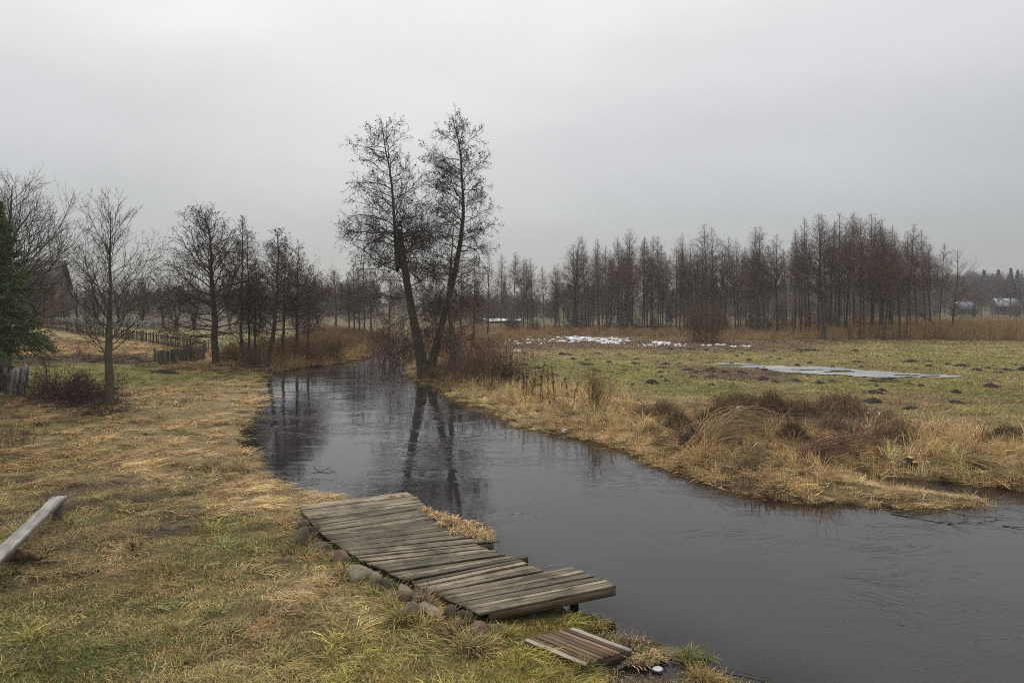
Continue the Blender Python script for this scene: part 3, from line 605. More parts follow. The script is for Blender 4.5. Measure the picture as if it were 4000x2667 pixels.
# ------------------------------------------------------------------ jetty
r = np.random.default_rng(5); DZ = 0.36
rows = [((1168, 1977), (1590, 1924)), ((1192, 2010), (1640, 1956)), ((1228, 2057), (1672, 1985)), ((1290, 2112), (1800, 2046)), ((1384, 2172), (1941, 2114)),
        ((1386, 2175), (1858, 2128)), ((1484, 2220), (1950, 2160)), ((1586, 2269), (2024, 2187)), ((1606, 2276), (2030, 2190)), ((1695, 2317), (2117, 2228)), ((1697, 2318), (2224, 2217)), ((1785, 2358), (2322, 2255)), ((1873, 2399), (2409, 2289))]
cnt = [2, 4, 5, 8, 0, 6, 6, 0, 5, 0, 5, 5]
jet = thing('jetty', 'weathered grey plank jetty stepping along the left bank', 'jetty', (*atz(1600, 2200, 0)[:2], 0))
def shear(e, ax):
    sd_2 = np.array([-ax[1], ax[0]]); return float(np.clip((e[0] * ax[0] + e[1] * ax[1]) / (e[0] * sd_2[0] + e[1] * sd_2[1] + 1e-9), -1.2, 1.2))
for k, m_ in enumerate(cnt):
    if not m_: continue
    (la, ra), (lb, rb) = rows[k], rows[k + 1]
    la, ra, lb, rb = (atz(*p, DZ) for p in (la, ra, lb, rb))
    for j in range(m_):
        f0, f1 = j / m_, (j + 1) / m_; f = (f0 + f1) / 2
        a_ = la * (1 - f) + lb * f; b_ = ra * (1 - f) + rb * f
        ax = unit((b_ - a_)[None])[0]; step = lb - la; wd = float(abs(step[0] * ax[1] - step[1] * ax[0])) / m_; step2 = rb - ra; wd2 = float(abs(step2[0] * ax[1] - step2[1] * ax[0])) / m_
        z_ = r.normal() * .004; a_ = a_ - ax * (r.random() * .014); b_ = b_ + ax * (r.normal() * .02)
        a_ = a_ + [0, 0, z_ + r.normal() * .006]; b_ = b_ + [0, 0, z_ + r.normal() * .010]
        Ln = float(np.linalg.norm(b_ - a_))
        lay(obj('plank', board_mesh('plank', Ln, max(.07, wd - .007 - .005 * r.random()), .034, r, 9, .0015, max(.05, wd2 - .007 - .005 * r.random()), (shear(step, ax), shear(step2, ax))), M_DECK), jet, a_, b_)
A_ = lambda px, py, z: atz(px, py, DZ)[:2].tolist() + [z]
def inset(p, q, f): p = np.array(p); q = np.array(q); return p * (1 - f) + q * f
Lf, Rf = atz(1873, 2399, DZ), atz(2409, 2289, DZ); Lb, Rb = atz(1168, 1977, DZ), atz(1590, 1924, DZ); Lm, Rm = atz(1590, 2270, DZ), atz(2024, 2187, DZ); Lm2, Rm2 = atz(1300, 2118, DZ), atz(1780, 2048, DZ)
dn_ = np.array([0, 0, -.019 - .062])
beam('front_beam', inset(Lf, Rf, .06) + dn_ + [.0, .03, 0], inset(Lf, Rf, .985) + dn_ + [0, .03, 0], .055, .12, M_BEAM, jet, r)
for f in (.12, .55, .9):
    beam('joist', inset(Lf, Rf, f) + dn_ + [-.03, .10, 0], inset(Lm, Rm, f) + dn_, .08, .11, M_BEAM, jet, r)
    beam('joist', inset(Lm, Rm, f) + dn_ + [.0, .02, -.002], inset(Lm2, Rm2, f) + dn_, .08, .11, M_BEAM, jet, r)
    beam('joist', inset(Lm2, Rm2, f) + dn_ + [0, .02, -.004], inset(Lb, Rb, f) + dn_ + [0, -.1, 0], .08, .11, M_BEAM, jet, r)
for p, q, f in ((Lf, Rf, .36), (Lf, Rf, .74), (Lm, Rm, .14), (Lm, Rm, .9), (Lm2, Rm2, .88), (Lb, Rb, .85), (Lb, Rb, .2)):
    s_ = inset(p, q, f); post('post', s_ + ([-.1, .5, 0] if f == .74 else [0, .12, 0]), h1(s_[0], s_[1]) - .25, DZ - .10, .075, M_BEAM, jet, r)
e_ = atz(1925, 2118, DZ); beam('crossbeam', inset(Lm2, e_, .55) + [0, -.1, -.10], e_ + [0.02, -.02, -.09], .16, .13, M_BEAM, jet, r)
e_ = atz(2042, 2183, DZ); beam('crossbeam', inset(Lm, e_, .8) + [0, .1, -.07], e_ + [0.08, .1, -.055], .15, .16, M_BEAM, jet, r)

# loose board under the jetty front, stalk on the deck
a_, b_ = G(1655, 2392) + [0, 0, .10], G(1765, 2438) + [0, 0, .05]
o = obj('loose_board', board_mesh('loose_board', float(np.linalg.norm(b_ - a_)) + .12, .20, .035, r, 5, .004), M_DECK); lay(o, None, a_, b_); tag(o, 'loose grey board lying under the near corner of the jetty', 'board')
a_, b_ = atz(1262, 2086, DZ + .03), atz(1400, 2078, DZ + .03)
o = obj('reed_stalk', make_mesh('reed_stalk', *tubes([(polyline([a_, (a_ + b_) / 2 + [0, .01, .006], b_], 7), np.full(7, .009))], 5), col=(.5, .36, .2)), M_STALK); tag(o, 'pale reed stalk lying on the jetty planks', 'stalk')

# ------------------------------------------------------------------ boulders along the jetty
def boulder(name, label, px, py, wpx, hpx, m, seed, sink=.35, depth=None):
    r = np.random.default_rng(seed); g = G(px, py + hpx * .42); s = g[1] / F
    rx, rz_ = wpx * s / 2, hpx * s / 2 * 1.15; ry = depth or (rx + rz_) / 2
    nu, nv = 20, 12; V = []; Q = []
    dirs = r.normal(size=(11, 3)); dirs = unit(dirs); cutd = .46 + .36 * r.random(11)
    for iv in range(nv + 1):
        th = math.pi * iv / nv
        for iu in range(nu):
            ph = 2 * math.pi * iu / nu; p = np.array([math.sin(th) * math.cos(ph), math.sin(th) * math.sin(ph), math.cos(th)])
            dmax = (dirs @ p) ; k = np.max(np.where(dmax > cutd, dmax / cutd, 1.0)); p = p / k ** .92
            p = p * (1 + .05 * math.sin(3 * p[0] + seed) * math.cos(4 * p[1] + 2 * seed) + .05 * math.sin(7 * p[2] + 5 * p[0]) * math.sin(6 * p[1] + seed) + .012 * r.normal())
            V.append((p[0] * rx, p[1] * ry, p[2] * rz_))
    for iv in range(nv):
        for iu in range(nu): Q.append((iv * nu + iu, (iv + 1) * nu + iu, (iv + 1) * nu + (iu + 1) % nu, iv * nu + (iu + 1) % nu))
    o = obj(name, make_mesh(name, V, Q, smooth=True), m); o.location = (g[0], g[1] + ry * .3, g[2] + rz_ * (1 - 2 * sink) + .02); o.rotation_euler = (0, 0, 0.2 * r.normal()); tag(o, label, 'boulder', 'boulders along the jetty'); return o
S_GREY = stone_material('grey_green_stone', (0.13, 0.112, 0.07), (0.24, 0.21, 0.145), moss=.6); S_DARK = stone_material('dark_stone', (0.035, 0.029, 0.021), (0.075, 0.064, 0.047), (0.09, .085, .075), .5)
S_RED = stone_material('reddish_stone', (0.11, 0.062, 0.042), (0.17, 0.105, 0.075), (.22, .15, .12)); S_TAN = stone_material('tan_stone', (0.125, 0.095, 0.062), (0.21, 0.165, 0.115), (.28, .23, .17), .3)
S_BRN = stone_material('brown_stone', (0.078, 0.055, 0.038), (0.135, 0.10, 0.072), (.15, .12, .1), .4); S_WHT = stone_material('white_stone', (0.34, 0.36, 0.40), (0.55, 0.57, 0.6), (.5, .5, .52))
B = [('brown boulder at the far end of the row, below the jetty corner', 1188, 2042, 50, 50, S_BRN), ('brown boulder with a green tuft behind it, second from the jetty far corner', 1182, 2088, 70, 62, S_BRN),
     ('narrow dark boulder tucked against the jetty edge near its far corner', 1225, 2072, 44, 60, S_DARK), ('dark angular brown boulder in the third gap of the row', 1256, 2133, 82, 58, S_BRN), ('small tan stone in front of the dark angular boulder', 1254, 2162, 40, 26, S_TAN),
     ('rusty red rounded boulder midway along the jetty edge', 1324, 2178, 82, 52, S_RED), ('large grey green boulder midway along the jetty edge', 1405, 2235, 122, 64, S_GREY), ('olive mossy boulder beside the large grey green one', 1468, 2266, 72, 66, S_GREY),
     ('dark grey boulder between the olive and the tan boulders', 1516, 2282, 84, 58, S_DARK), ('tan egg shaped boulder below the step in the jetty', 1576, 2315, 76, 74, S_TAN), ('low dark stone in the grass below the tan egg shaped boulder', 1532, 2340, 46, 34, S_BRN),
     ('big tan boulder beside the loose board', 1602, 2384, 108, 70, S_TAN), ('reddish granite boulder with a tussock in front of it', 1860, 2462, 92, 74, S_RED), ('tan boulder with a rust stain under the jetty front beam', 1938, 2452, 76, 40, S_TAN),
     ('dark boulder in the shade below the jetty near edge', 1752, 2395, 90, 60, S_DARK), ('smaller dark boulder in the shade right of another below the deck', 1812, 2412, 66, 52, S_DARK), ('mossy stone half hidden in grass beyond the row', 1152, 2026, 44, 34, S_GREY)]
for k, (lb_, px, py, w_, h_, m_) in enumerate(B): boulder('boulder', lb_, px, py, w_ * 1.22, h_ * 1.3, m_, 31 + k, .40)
tp = []
for (lb_, px, py, w_, h_, m_) in B:
    for _ in range(9): g = G(px + r.uniform(-.75, .75) * w_, py + h_ * r.uniform(.35, .95)); tp.append(g)
tp = np.array(tp); scatter('boulder_tufts', 'grass tufts growing round the boulders of the jetty', 'grass', 'tuft', tp, rotz(len(tp), 0, 3), sc3(len(tp), .4, .85), vary(mottle(tp[:, 0], tp[:, 1], cover(tp[:, 0], tp[:, 1])) * 1.1, .25, .08))
o = boulder('white_stone', 'white stone lying in the shallow puddle at the bottom edge', 2570, 2638, 42, 26, S_WHT, 77, .3); o['category'] = 'stone'; del o['group']; o.location.z = .03; o.scale = (1.1, 1, .6)

# ------------------------------------------------------------------ pallet
pc = [atz(*p, .17) for p in ((2043, 2501), (2283, 2599), (2475, 2538), (2241, 2452))]
pal = thing('pallet', 'brown wooden pallet lying on wet grass beside the water', 'pallet', (*(sum(pc) / 4)[:2], 0))
for k in range(9):
    f = (k + .5) / 9; a_ = pc[0] * (1 - f) + pc[3] * f; b_ = pc[1] * (1 - f) + pc[2] * f
    wd = float(np.linalg.norm(pc[3] - pc[0])) / 9; ext = unit((b_ - a_)[None])[0] * (.0 if k in (0, 8) else -.02)
    lay(obj('slat', board_mesh('slat', float(np.linalg.norm(b_ - a_)) - .02 * r.random(), wd * (.74 if k not in (0, 8) else .8), .022, r, 5, .002), M_PALG if k in (0, 8) else M_PALB), pal, a_ + ext + [0, 0, .004 * r.normal()], b_ + ext)
for f in (.06, .5, .94):
    a_ = pc[0] * (1 - f) + pc[1] * f; b_ = pc[3] * (1 - f) + pc[2] * f; beam('stringer', a_ - [0, 0, .055], b_ - [0, 0, .055], .08, .085, M_BEAM, pal, r)

# ------------------------------------------------------------------ bench at the left edge
g0 = G(228, 2045); tz = g0[2] + .47
e0, e1 = atz(232, 1935, tz), atz(-60, 2215, tz); dr = unit((e1 - e0)[None])[0]; e1 = e0 + dr * 4.4
bn = thing('bench', 'silvered plank bench standing at the left edge', 'bench', (*e0[:2], g0[2]))
lay(obj('seat', board_mesh('seat', 4.4, .23, .10, r, 24, .007), M_BENCH), bn, e0 - [0, 0, .05], e1 - [0, 0, .05])
for f in (.13, 4.1):
    p_ = e0 + dr * f; post('leg', p_, h1(p_[0], p_[1]) - .15, tz - .10, .095, M_FENCE, bn, r, 12)

# ------------------------------------------------------------------ fences
def picket_mesh(W, T, Hh, r, tip=.06):
    a_ = W / 2; tp = tip * (0.5 + r.random()); x_ = r.normal() * .008; V = []
    for yy in (-T / 2, T / 2): V += [(-a_, yy, -.05), (a_, yy, -.05), (a_ + x_, yy, Hh - tp), (x_ * 1.1, yy, Hh), (-a_ + x_, yy, Hh - tp * (.6 + .8 * r.random()))]
    q = [(0, 1, 2, 4), (5, 9, 7, 6), (1, 6, 7, 2), (5, 0, 4, 9), (0, 5, 6, 1), (2, 7, 8, 3), (3, 8, 9, 4)]
    return make_mesh('picket', V, q, [(4, 2, 3), (9, 8, 7)])
def picket_fence(name, label, pts, gap, hgt, wd, m, r, lean=.04, post_every=2.6, miss=.0, rails=(.28, .80), side=1):
    P = np.array(pts, float); seg = np.linalg.norm(np.diff(P, axis=0), axis=1); cum = np.concatenate([[0], np.cumsum(seg)])
    pos = lambda s: np.array([np.interp(s, cum, P[:, 0]), np.interp(s, cum, P[:, 1])])
    root = thing(name, label, 'fence', (*P[0], h1(*P[0]))); R0 = root.location
    mv = [picket_mesh(wd * k, .022, hgt * q, r) for k, q in ((1, 1), (.85, .95), (1.1, 1.03), (.95, .9))]
    for k in mv: k.materials.append(m)
    s = 0.0
    while s < cum[-1]:
        p = pos(s); q = pos(min(s + .3, cum[-1])); q0 = pos(max(0, s - .3)); an = math.atan2(q[1] - q0[1], q[0] - q0[0])
        if r.random() > miss:
            o = bpy.data.objects.new('picket', mv[int(r.integers(0, 4))]); COL.objects.link(o); o.parent = root
            n_ = np.array([math.sin(an), -math.cos(an)]) * .035 * side
            o.location = (p[0] + n_[0] - R0.x, p[1] + n_[1] - R0.y, h1(*p) + .06 - R0.z + r.normal() * .02); o.rotation_euler = (r.normal() * lean * .6, r.normal() * lean, an)
        s += gap * (.9 + .2 * r.random())
    ps = np.arange(0, cum[-1] + .01, post_every)
    for k, s in enumerate(ps):
        p = pos(s); z_ = h1(*p); post('post', p, z_ - .2, z_ + hgt * .98, .06, m, root, r, 7)
        if k + 1 < len(ps):
            q = pos(ps[k + 1]); zq = h1(*q)
            for f in rails: beam('rail', (p[0], p[1], z_ + hgt * f), (q[0], q[1], zq + hgt * f + r.normal() * .03), .035, .08, m, root, r)
    return root
def on(px, Y): return ((px - 2000) / F * Y, Y)
r = np.random.default_rng(8)
picket_fence('picket_fence', 'brown picket fence running down the slope behind the small bare tree', [on(120, 80), on(250, 74), on(450, 68), on(640, 62.5), on(760, 59.5), on(815, 58.5)], .17, 1.1, .085, M_FENCE, r, .05)
picket_fence('pale_picket_fence', 'pale grey picket fence higher up the slope below the orchard', [on(215, 104), on(330, 99), on(430, 95), on(560, 91), on(640, 89)], .19, 1.15, .10, M_FENCEW, r, .03)
picket_fence('dark_picket_fence', 'dark picket fence under the spruce at the left edge', [on(-130, 33), on(70, 32.5)], .15, 1.35, .06, M_FENCED, r, .03)
picket_fence('low_pale_fence', 'low whitish fence seen between the alder trunks on the left', [on(880, 95), on(990, 92), on(1060, 90)], .35, .8, .10, M_FENCEW, r, .06, 3.0, .2)
def board_fence(name, label, p, q, n, hgt, m, r, lean=(0, 0), slope=.0, extra=0.0):
    p = np.array(p); q = np.array(q); root = thing(name, label, 'fence', (*p, h1(*p))); wd = float(np.linalg.norm(q - p)) / n; an = math.atan2(*(q - p)[::-1])
    for k in range(n):
        f = (k + .5) / n; c_ = p * (1 - f) + q * f; z_ = h1(*c_); hh = hgt * (1 + slope * f) + r.normal() * .025
        o = obj('board', board_mesh('board', hh + .15, wd * .955, .022, r, 4, .003), m)
        b_ = np.array([c_[0], c_[1], z_ - .1]); t_ = b_ + [lean[0] * hh + r.normal() * .006, lean[1] * hh, hh]
        lay(o, root, b_, t_, (-math.sin(an), math.cos(an), 0))
    for f in (.0, 1.0):
        c_ = p * (1 - f) + q * f + np.array([-math.sin(an), math.cos(an)]) * .09; z_ = h1(*c_); post('post', c_ + np.array(lean) * .3 * hgt, z_ - .2, z_ + hgt * (1 + slope * f) * (1.05 + extra), .07, m, root, r, 8)
    for zf in (.25, .8):
        a_ = np.array([*(p + np.array([-math.sin(an), math.cos(an)]) * .04 + np.array(lean) * zf * hgt), h1(*p) + zf * hgt]); b_ = np.array([*(q + np.array([-math.sin(an), math.cos(an)]) * .04 + np.array(lean) * zf * hgt), h1(*q) + zf * hgt * (1 + slope)])
        beam('rail', a_, b_, .04, .08, m, root, r)
    return root
g1, g2 = G(608, 1424), G(800, 1412)
bf = board_fence('board_fence', 'grey board fence panel standing near the big left alder', g1[:2], g2[:2], 24, 1.0, M_BOARDF, r, (0, 0), .12, .1)
R0 = bf.location
for (a1, a2, b1, b2) in ((705, 1424, 684, 1388), (712, 1415, 688, 1376)):
    a_ = G(a1, a2); b_ = atY(b1, b2, a_[1] + .5); o = obj('prop', make_mesh('prop', *tubes([(np.stack([a_, b_]) - np.array(R0), np.array([.035, .03]))], 6)), M_FENCEW, bf)
gl_ = G(22, 1552); gr_ = G(98, 1545)
board_fence('old_board_fence', 'leaning weathered grey boards of a broken fence at left edge', gl_[:2], gr_[:2], 8, 1.28, M_FENCEW, r, (.14, .0), .12)
gk = G(8, 1560); o = obj('fallen_board', board_mesh('fallen_board', 1.5, .5, .03, r, 5, .006), M_FENCE); lay(o, None, gk + [-.55, -.25, -.05], gk + [.35, -.25, 1.05], (0, 1, 0)); tag(o, 'dark wide board leaning on the broken fence at the left edge', 'board')
rf = thing('rail_fence', 'collapsed wooden rails between board fence and big left alder', 'fence', G(820, 1412))
for k in range(5):
    a_ = G(812 + 6 * k, 1414 + 3 * (k % 3)) + [0, 1.2, .15 + .13 * k]; b_ = a_ + [1.5 + .3 * r.random(), .5 * r.normal(), .12 * r.normal() + .05]; beam('rail', a_, b_, .06, .07, M_FENCE, rf, r)
for px in (826, 872): p_ = G(px, 1408) + [0, 1.3, 0]; post('post', p_, p_[2] - .2, p_[2] + .7, .06, M_FENCE, rf, r, 7)

# ------------------------------------------------------------------ trees
def trunk_line(r, Hh, r0, n=14, wob=.012, lean=(0, 0), r1=.012):
    t = np.linspace(0, 1, n); x = np.cumsum(r.normal(size=n) * wob * Hh / 3) * .35; y = np.cumsum(r.normal(size=n) * wob * Hh / 3) * .35
    P = np.stack([x - x[0] + lean[0] * t * Hh, y - y[0] + lean[1] * t * Hh, t * Hh - .15 * (t == 0)], 1)
    R = r0 * (1 - t) ** .85 + r1; R[0] *= 1.35; R[1] *= 1.05; return P, R
def grow(r, trunks, l1, l2, l3, ncone=0, csize=.03, drop=.5, sides=8, l1b=None):
    """returns trunk meshes, limbs (V, Q), crown mesh"""
    tm = [tubes([t], sides) for t in trunks]; lp = []
    for P, R in trunks:
        for spec in ((l1, l1b) if l1b else (l1,)):
            Ln = np.array([np.linalg.norm(np.diff(P, axis=0), axis=1).sum()]); lp.append(spawn(r, P[None], R[None], Ln, even=True, **spec))
    n_ = max(p[0].shape[1] for p in lp)
    limbs = tubes([(p[0], p[1]) for p in lp], 5)
    tw = []; c2 = []
    for p in lp:
        cn = np.maximum(1, (l2['per'] * np.clip(p[2] / np.mean(p[2]), .4, 1.45) + r.random(len(p[2]))).astype(int)); k2 = {k: v for k, v in l2.items() if k != 'per'}
        q = spawn(r, p[0], p[1], p[2], cn, **k2); tw.append((q[0], q[1])); c2.append(q)
    for q in list(c2):
        cn = np.maximum(1, (l3['per'] * np.clip(q[2] / np.mean(q[2]), .35, 2.2) + r.random(len(q[2]))).astype(int)); k3 = {k: v for k, v in l3.items() if k != 'per'}
        s = spawn(r, q[0], q[1], q[2], cn, **k3); tw.append((s[0], s[1])); c2.append(s)
    V, Q = tubes(tw, 3); nq = len(Q); mi = np.zeros(nq, np.int32)
    if ncone:
        pts = []
        tot = sum(len(q[0]) for q in c2)
        for q in c2: pts.append(along(r, q[0], int(ncone * len(q[0]) / tot) + 1, .35))
        sv, sq, _ = specks(r, np.concatenate(pts), csize, drop); Q = np.concatenate([Q, sq + len(V)]); V = np.concatenate([V, sv]); mi = np.concatenate([mi, np.ones(len(sq), np.int32)])
    return tm, limbs, (V, Q, mi)
def tree_meshes(r, bark, twig, cone=None, **kw):
    tm, lb, (V, Q, mi) = grow(r, **kw)
    out = []
    for v, q in tm: me = make_mesh('trunk', v, q, smooth=True); me.materials.append(bark); out.append(('trunk', me))
    me = make_mesh('limbs', *lb, smooth=True); me.materials.append(bark); out.append(('limbs', me))
    me = make_mesh('crown', V, Q); me.materials.append(twig); me.materials.append(cone or M_CONE); me.polygons.foreach_set('material_index', mi); out.append(('crown', me))
    return out
def plant_tree(parts, name, label, loc, rz=0, scale=1.0, group=None, tilt=(0, 0), cat='tree'):
    root = thing(name, label, cat, loc, rz, group); root.scale = (scale if isinstance(scale, tuple) else (scale,) * 3); root.rotation_euler = (tilt[0], tilt[1], rz)
    for nm, me in parts:
        o = bpy.data.objects.new(nm, me); COL.objects.link(o); o.parent = root
        if nm in ('stems', 'twigs'): o['kind'] = 'stuff'
    return root
def bell(t, a, b, p=1.0):
    return np.interp(t, a, b)
def alder_spec(Lw=1.0, dense=1.0, low=.25, fine=.006, cone=1500):
    return dict(l1=dict(cnt=int(64 * dense), t0=low, t1=.985, ang=lambda t: np.interp(t, [.2, .5, 1], [80, 62, 38]), lenf=lambda t: Lw * np.interp(t, [.15, .4, .6, .85, 1], [.15, .19, .17, .09, .03]), up=lambda t: np.interp(t, [.2, .6, 1], [.15, .35, .5]), wig=.10, n=6, rk=.014, rmin=fine * 1.4, tip=.3),
                l2=dict(per=7.5, t0=.2, t1=1, ang=lambda t: 48 + 0 * t, lenf=lambda t: .52 - .22 * t, up=.15, wig=.13, n=4, rk=.012, rmin=fine, flat=.25),
                l3=dict(per=5, t0=.2, t1=1, ang=lambda t: 48 + 0 * t, lenf=lambda t: .6 - .2 * t, up=.12, wig=.15, n=3, rk=.012, rmin=fine * .85), ncone=cone)
r = np.random.default_rng(21)
WOOD = []
for k in range(8):
    Hh = 15.0; sp = alder_spec(Lw=(.8, 1.05, .9, 1.2, .8, 1.1, .95, .85)[k], dense=1.1, low=(.34, .28, .42, .25, .46, .3, .38, .5)[k], fine=.0085, cone=500); sp['csize'] = .03; sp['l1']['ang'] = lambda t: np.interp(t, [.2, .5, 1], [72, 56, 40]); sp['l1']['lenf'] = (lambda q: (lambda t: q * np.interp(t, [.15, .4, .6, .85, 1], [.07, .15, .155, .08, .018])))((.8, 1.05, .9, 1.2, .8, 1.1, .95, .85)[k])
    WOOD.append(tree_meshes(r, M_BARK, M_TWIGR if k % 3 else M_TWIG, trunks=[trunk_line(r, Hh, (.125, .14, .11, .15, .10, .14, .12, .115)[k], wob=.012)], **sp))

# the alder wood beyond the meadow: column of the trunk and row of the treetop in the photograph
T5 = [(130, 400), (210, 390), (310, 440), (345, 460), (400, 450), (485, 510), (555, 490), (595, 500), (690, 270), (740, 330), (765, 380), (830, 255), (885, 420), (925, 330), (950, 280), (1000, 340), (1045, 370), (1100, 300), (1125, 270), (1180, 300), (1200, 200), (1225, 330), (1290, 260), (1320, 270), (1340, 330), (1380, 260), (1435, 265), (1470, 330), (1505, 400), (1595, 420), (1635, 330), (1665, 235), (1690, 330), (1770, 430), (1810, 330), (1855, 165), (1895, 190), (1960, 340), (2005, 255), (2075, 360), (2115, 280), (2165, 380), (2210, 400), (2260, 170), (2300, 300)]
T6 = [(30, 350), (70, 400), (120, 180), (170, 400), (215, 330), (285, 240), (320, 330), (365, 360), (410, 190), (445, 340), (520, 260), (550, 105), (580, 230), (620, 80), (665, 75), (700, 240), (740, 130), (770, 220), (800, 75), (845, 250), (870, 60), (905, 280), (940, 85), (975, 100), (1010, 260), (1045, 100), (1095, 75), (1130, 120), (1160, 240), (1190, 150), (1235, 170), (1290, 180), (1310, 300), (1350, 240), (1390, 160), (1415, 220), (1490, 260), (1540, 205), (1570, 320), (1610, 290), (1660, 320)]
r5 = np.random.default_rng(808)
EXTRA = [(px, np.interp(px, [2150, 2500, 2900, 3100, 3500, 3620], [1040, 960, 940, 900, 940, 1010]) + r5.uniform(0, 90)) for px in r5.uniform(2160, 3610, 30)]
spots = sorted(EXTRA + [(1900 + a * .4677, 800 + b * .4677) for a, b in T5] + [(2900 + a * .4677, 800 + b * .4677) for a, b in T6])
for k, (px, py) in enumerate(spots):
    base_lo = np.interp(px, [1950, 2250, 2500, 2900, 3000, 3400, 3700], [1297, 1296, 1293, 1298, 1318, 1325, 1320]); by = base_lo + r.uniform(-22, 8)
    Yd = 4.3 * F / (by - HOR); x_ = (px - 2000) / F * Yd; z_ = h1(x_, Yd); top = H + (HOR - py) / F * Yd; s_ = (top - z_) / 15.0
    vi = int(r.integers(0, 8)); sx = s_ * r.uniform(.78, 1.0) if s_ > 1 else s_ * r.uniform(.85, 1.1)
    lean_y = r.normal() * .035 + (.05 if px > 3450 else 0)
    plant_tree(WOOD[vi], 'alder_tree', f'alder of the far wood, {words_n(k + 1)} treetop counted from its left end', (x_ - lean_y * 6, Yd, z_), r.uniform(0, 6.28), (sx, sx, s_), 'alders of the far wood', (r.normal() * .03, lean_y))

# lone bare tree right of the wood and the trunk leaning from its foot
sp = dict(l1=dict(cnt=44, t0=.18, t1=.98, ang=lambda t: np.interp(t, [.2, .6, 1], [72, 58, 35]), lenf=lambda t: np.interp(t, [.15, .35, .6, 1], [.20, .30, .26, .05]), up=.55, wig=.07, n=7, rk=.010, rmin=.012, tip=.3),
          l2=dict(per=6, t0=.2, t1=1, ang=lambda t: 42 + 0 * t, lenf=lambda t: .42 - .2 * t, up=.3, wig=.1, n=4, rk=.010, rmin=.009), l3=dict(per=2, t0=.3, t1=1, ang=lambda t: 40 + 0 * t, lenf=lambda t: .5 - .2 * t, up=.2, wig=.1, n=3, rk=.01, rmin=.007))
Yd = 88.; b_ = atY(3718, 1310, Yd); z_ = h1(b_[0], Yd); tp = atY(3740, 978, Yd)
tl = polyline([(0, 0, -.2), (.15, 0, 2.5), (.5, .1, 5.5), (.75, 0, 8.5), (tp[0] - b_[0], 0, tp[2] - z_)], 14)
plant_tree(tree_meshes(r, M_BARKG, M_TWIGG, trunks=[(tl, np.linspace(.17, .02, 14))], **sp), 'bare_tree', 'lone bare grey green tree at the right end of the alder wood', (b_[0], Yd, z_))
e_ = atY(3510, 1168, Yd) - np.array([b_[0], Yd, z_])
tl = polyline([(-.1, -.3, .05), e_ * .35 + [0, 0, .3], e_ * .7 + [0, 0, .1], e_], 12)
sp2 = dict(sp); sp2['l1'] = dict(sp['l1'], cnt=16, t0=.3, lenf=lambda t: .22 + 0 * t, up=.8); 
plant_tree(tree_meshes(r, M_BARKG, M_TWIGG, trunks=[(tl, np.linspace(.13, .03, 12))], **sp2), 'leaning_trunk', 'thin grey trunk leaning over to the left beside the lone bare tree', (b_[0], Yd, z_), cat='tree')

# ------------------------------------------------------------------ twin alders at the bend
zt = lambda a, b: (1200 + a * .7335, 400 + b * .7335)
YA = 44.5; pA = atz(1655, 1490, 0.05); pA = np.array([*on(1655, YA), 0.0]); 
def path(pts, Yv, dy, base): return polyline([atY(*zt(a, b), Yv + d_) - base for (a, b), d_ in zip(pts, dy)], 22)
stemL = path([(632, 1490), (608, 1370), (575, 1200), (548, 1060), (522, 900), (503, 790), (488, 660), (482, 900), (450, 430), (425, 300), (408, 190), (394, 92)], YA, [0, .0, -.1, -.2, -.4, -.5, -.5, -.3, -.1, .1, .2, .2], pA)
stemR = path([(650, 1490), (662, 1390), (696, 1270), (730, 1130), (757, 1030), (790, 890), (812, 760), (830, 620), (830, 500), (822, 380), (815, 250), (795, 160), (772, 82)], YA, [.1, .2, .4, .6, .7, .8, .8, .7, .6, .5, .4, .4, .4], pA)
tt = np.linspace(0, 1, 22)
RL = np.interp(tt, [0, .06, .2, .5, .75, 1], [.60, .34, .25, .165, .08, .02]); RR = np.interp(tt, [0, .06, .2, .5, .75, 1], [.52, .31, .225, .155, .075, .02])
r = np.random.default_rng(57)
spA = dict(l1=dict(cnt=78, t0=.38, t1=.99, ang=lambda t: np.interp(t, [.3, .6, 1], [78, 68, 48]), lenf=lambda t: np.interp(t, [.3, .45, .6, .75, .9, 1], [.12, .13, .15, .14, .09, .03]), up=lambda t: np.interp(t, [.3, .5, .7, 1], [-.35, -.1, .05, .25]), wig=.2, n=9, rk=.0125, rmin=.011, tip=.3),
           l2=dict(per=12, t0=.18, t1=1, ang=lambda t: 48 + 0 * t, lenf=lambda t: .46 - .22 * t, up=.05, wig=.16, n=5, rk=.013, rmin=.0085, flat=.2),
           l3=dict(per=7, t0=.2, t1=1, ang=lambda t: 46 + 0 * t, lenf=lambda t: .55 - .2 * t, up=-.15, wig=.18, n=3, rk=.012, rmin=.0075), ncone=16000, csize=.047, drop=.7,
           l1b=dict(cnt=20, t0=.10, t1=.42, ang=lambda t: 85 + 0 * t, lenf=lambda t: .12 + 0 * t, up=-.25, wig=.16, n=7, rk=.010, rmin=.010, tip=.3))
parts = tree_meshes(r, M_BARK2, M_TWIG, sides=12, trunks=[(stemL, RL), (stemR, RR)], **spA)
plant_tree(parts, 'twin_alder', 'tall twin stemmed alder rising from the water at the bend', pA)
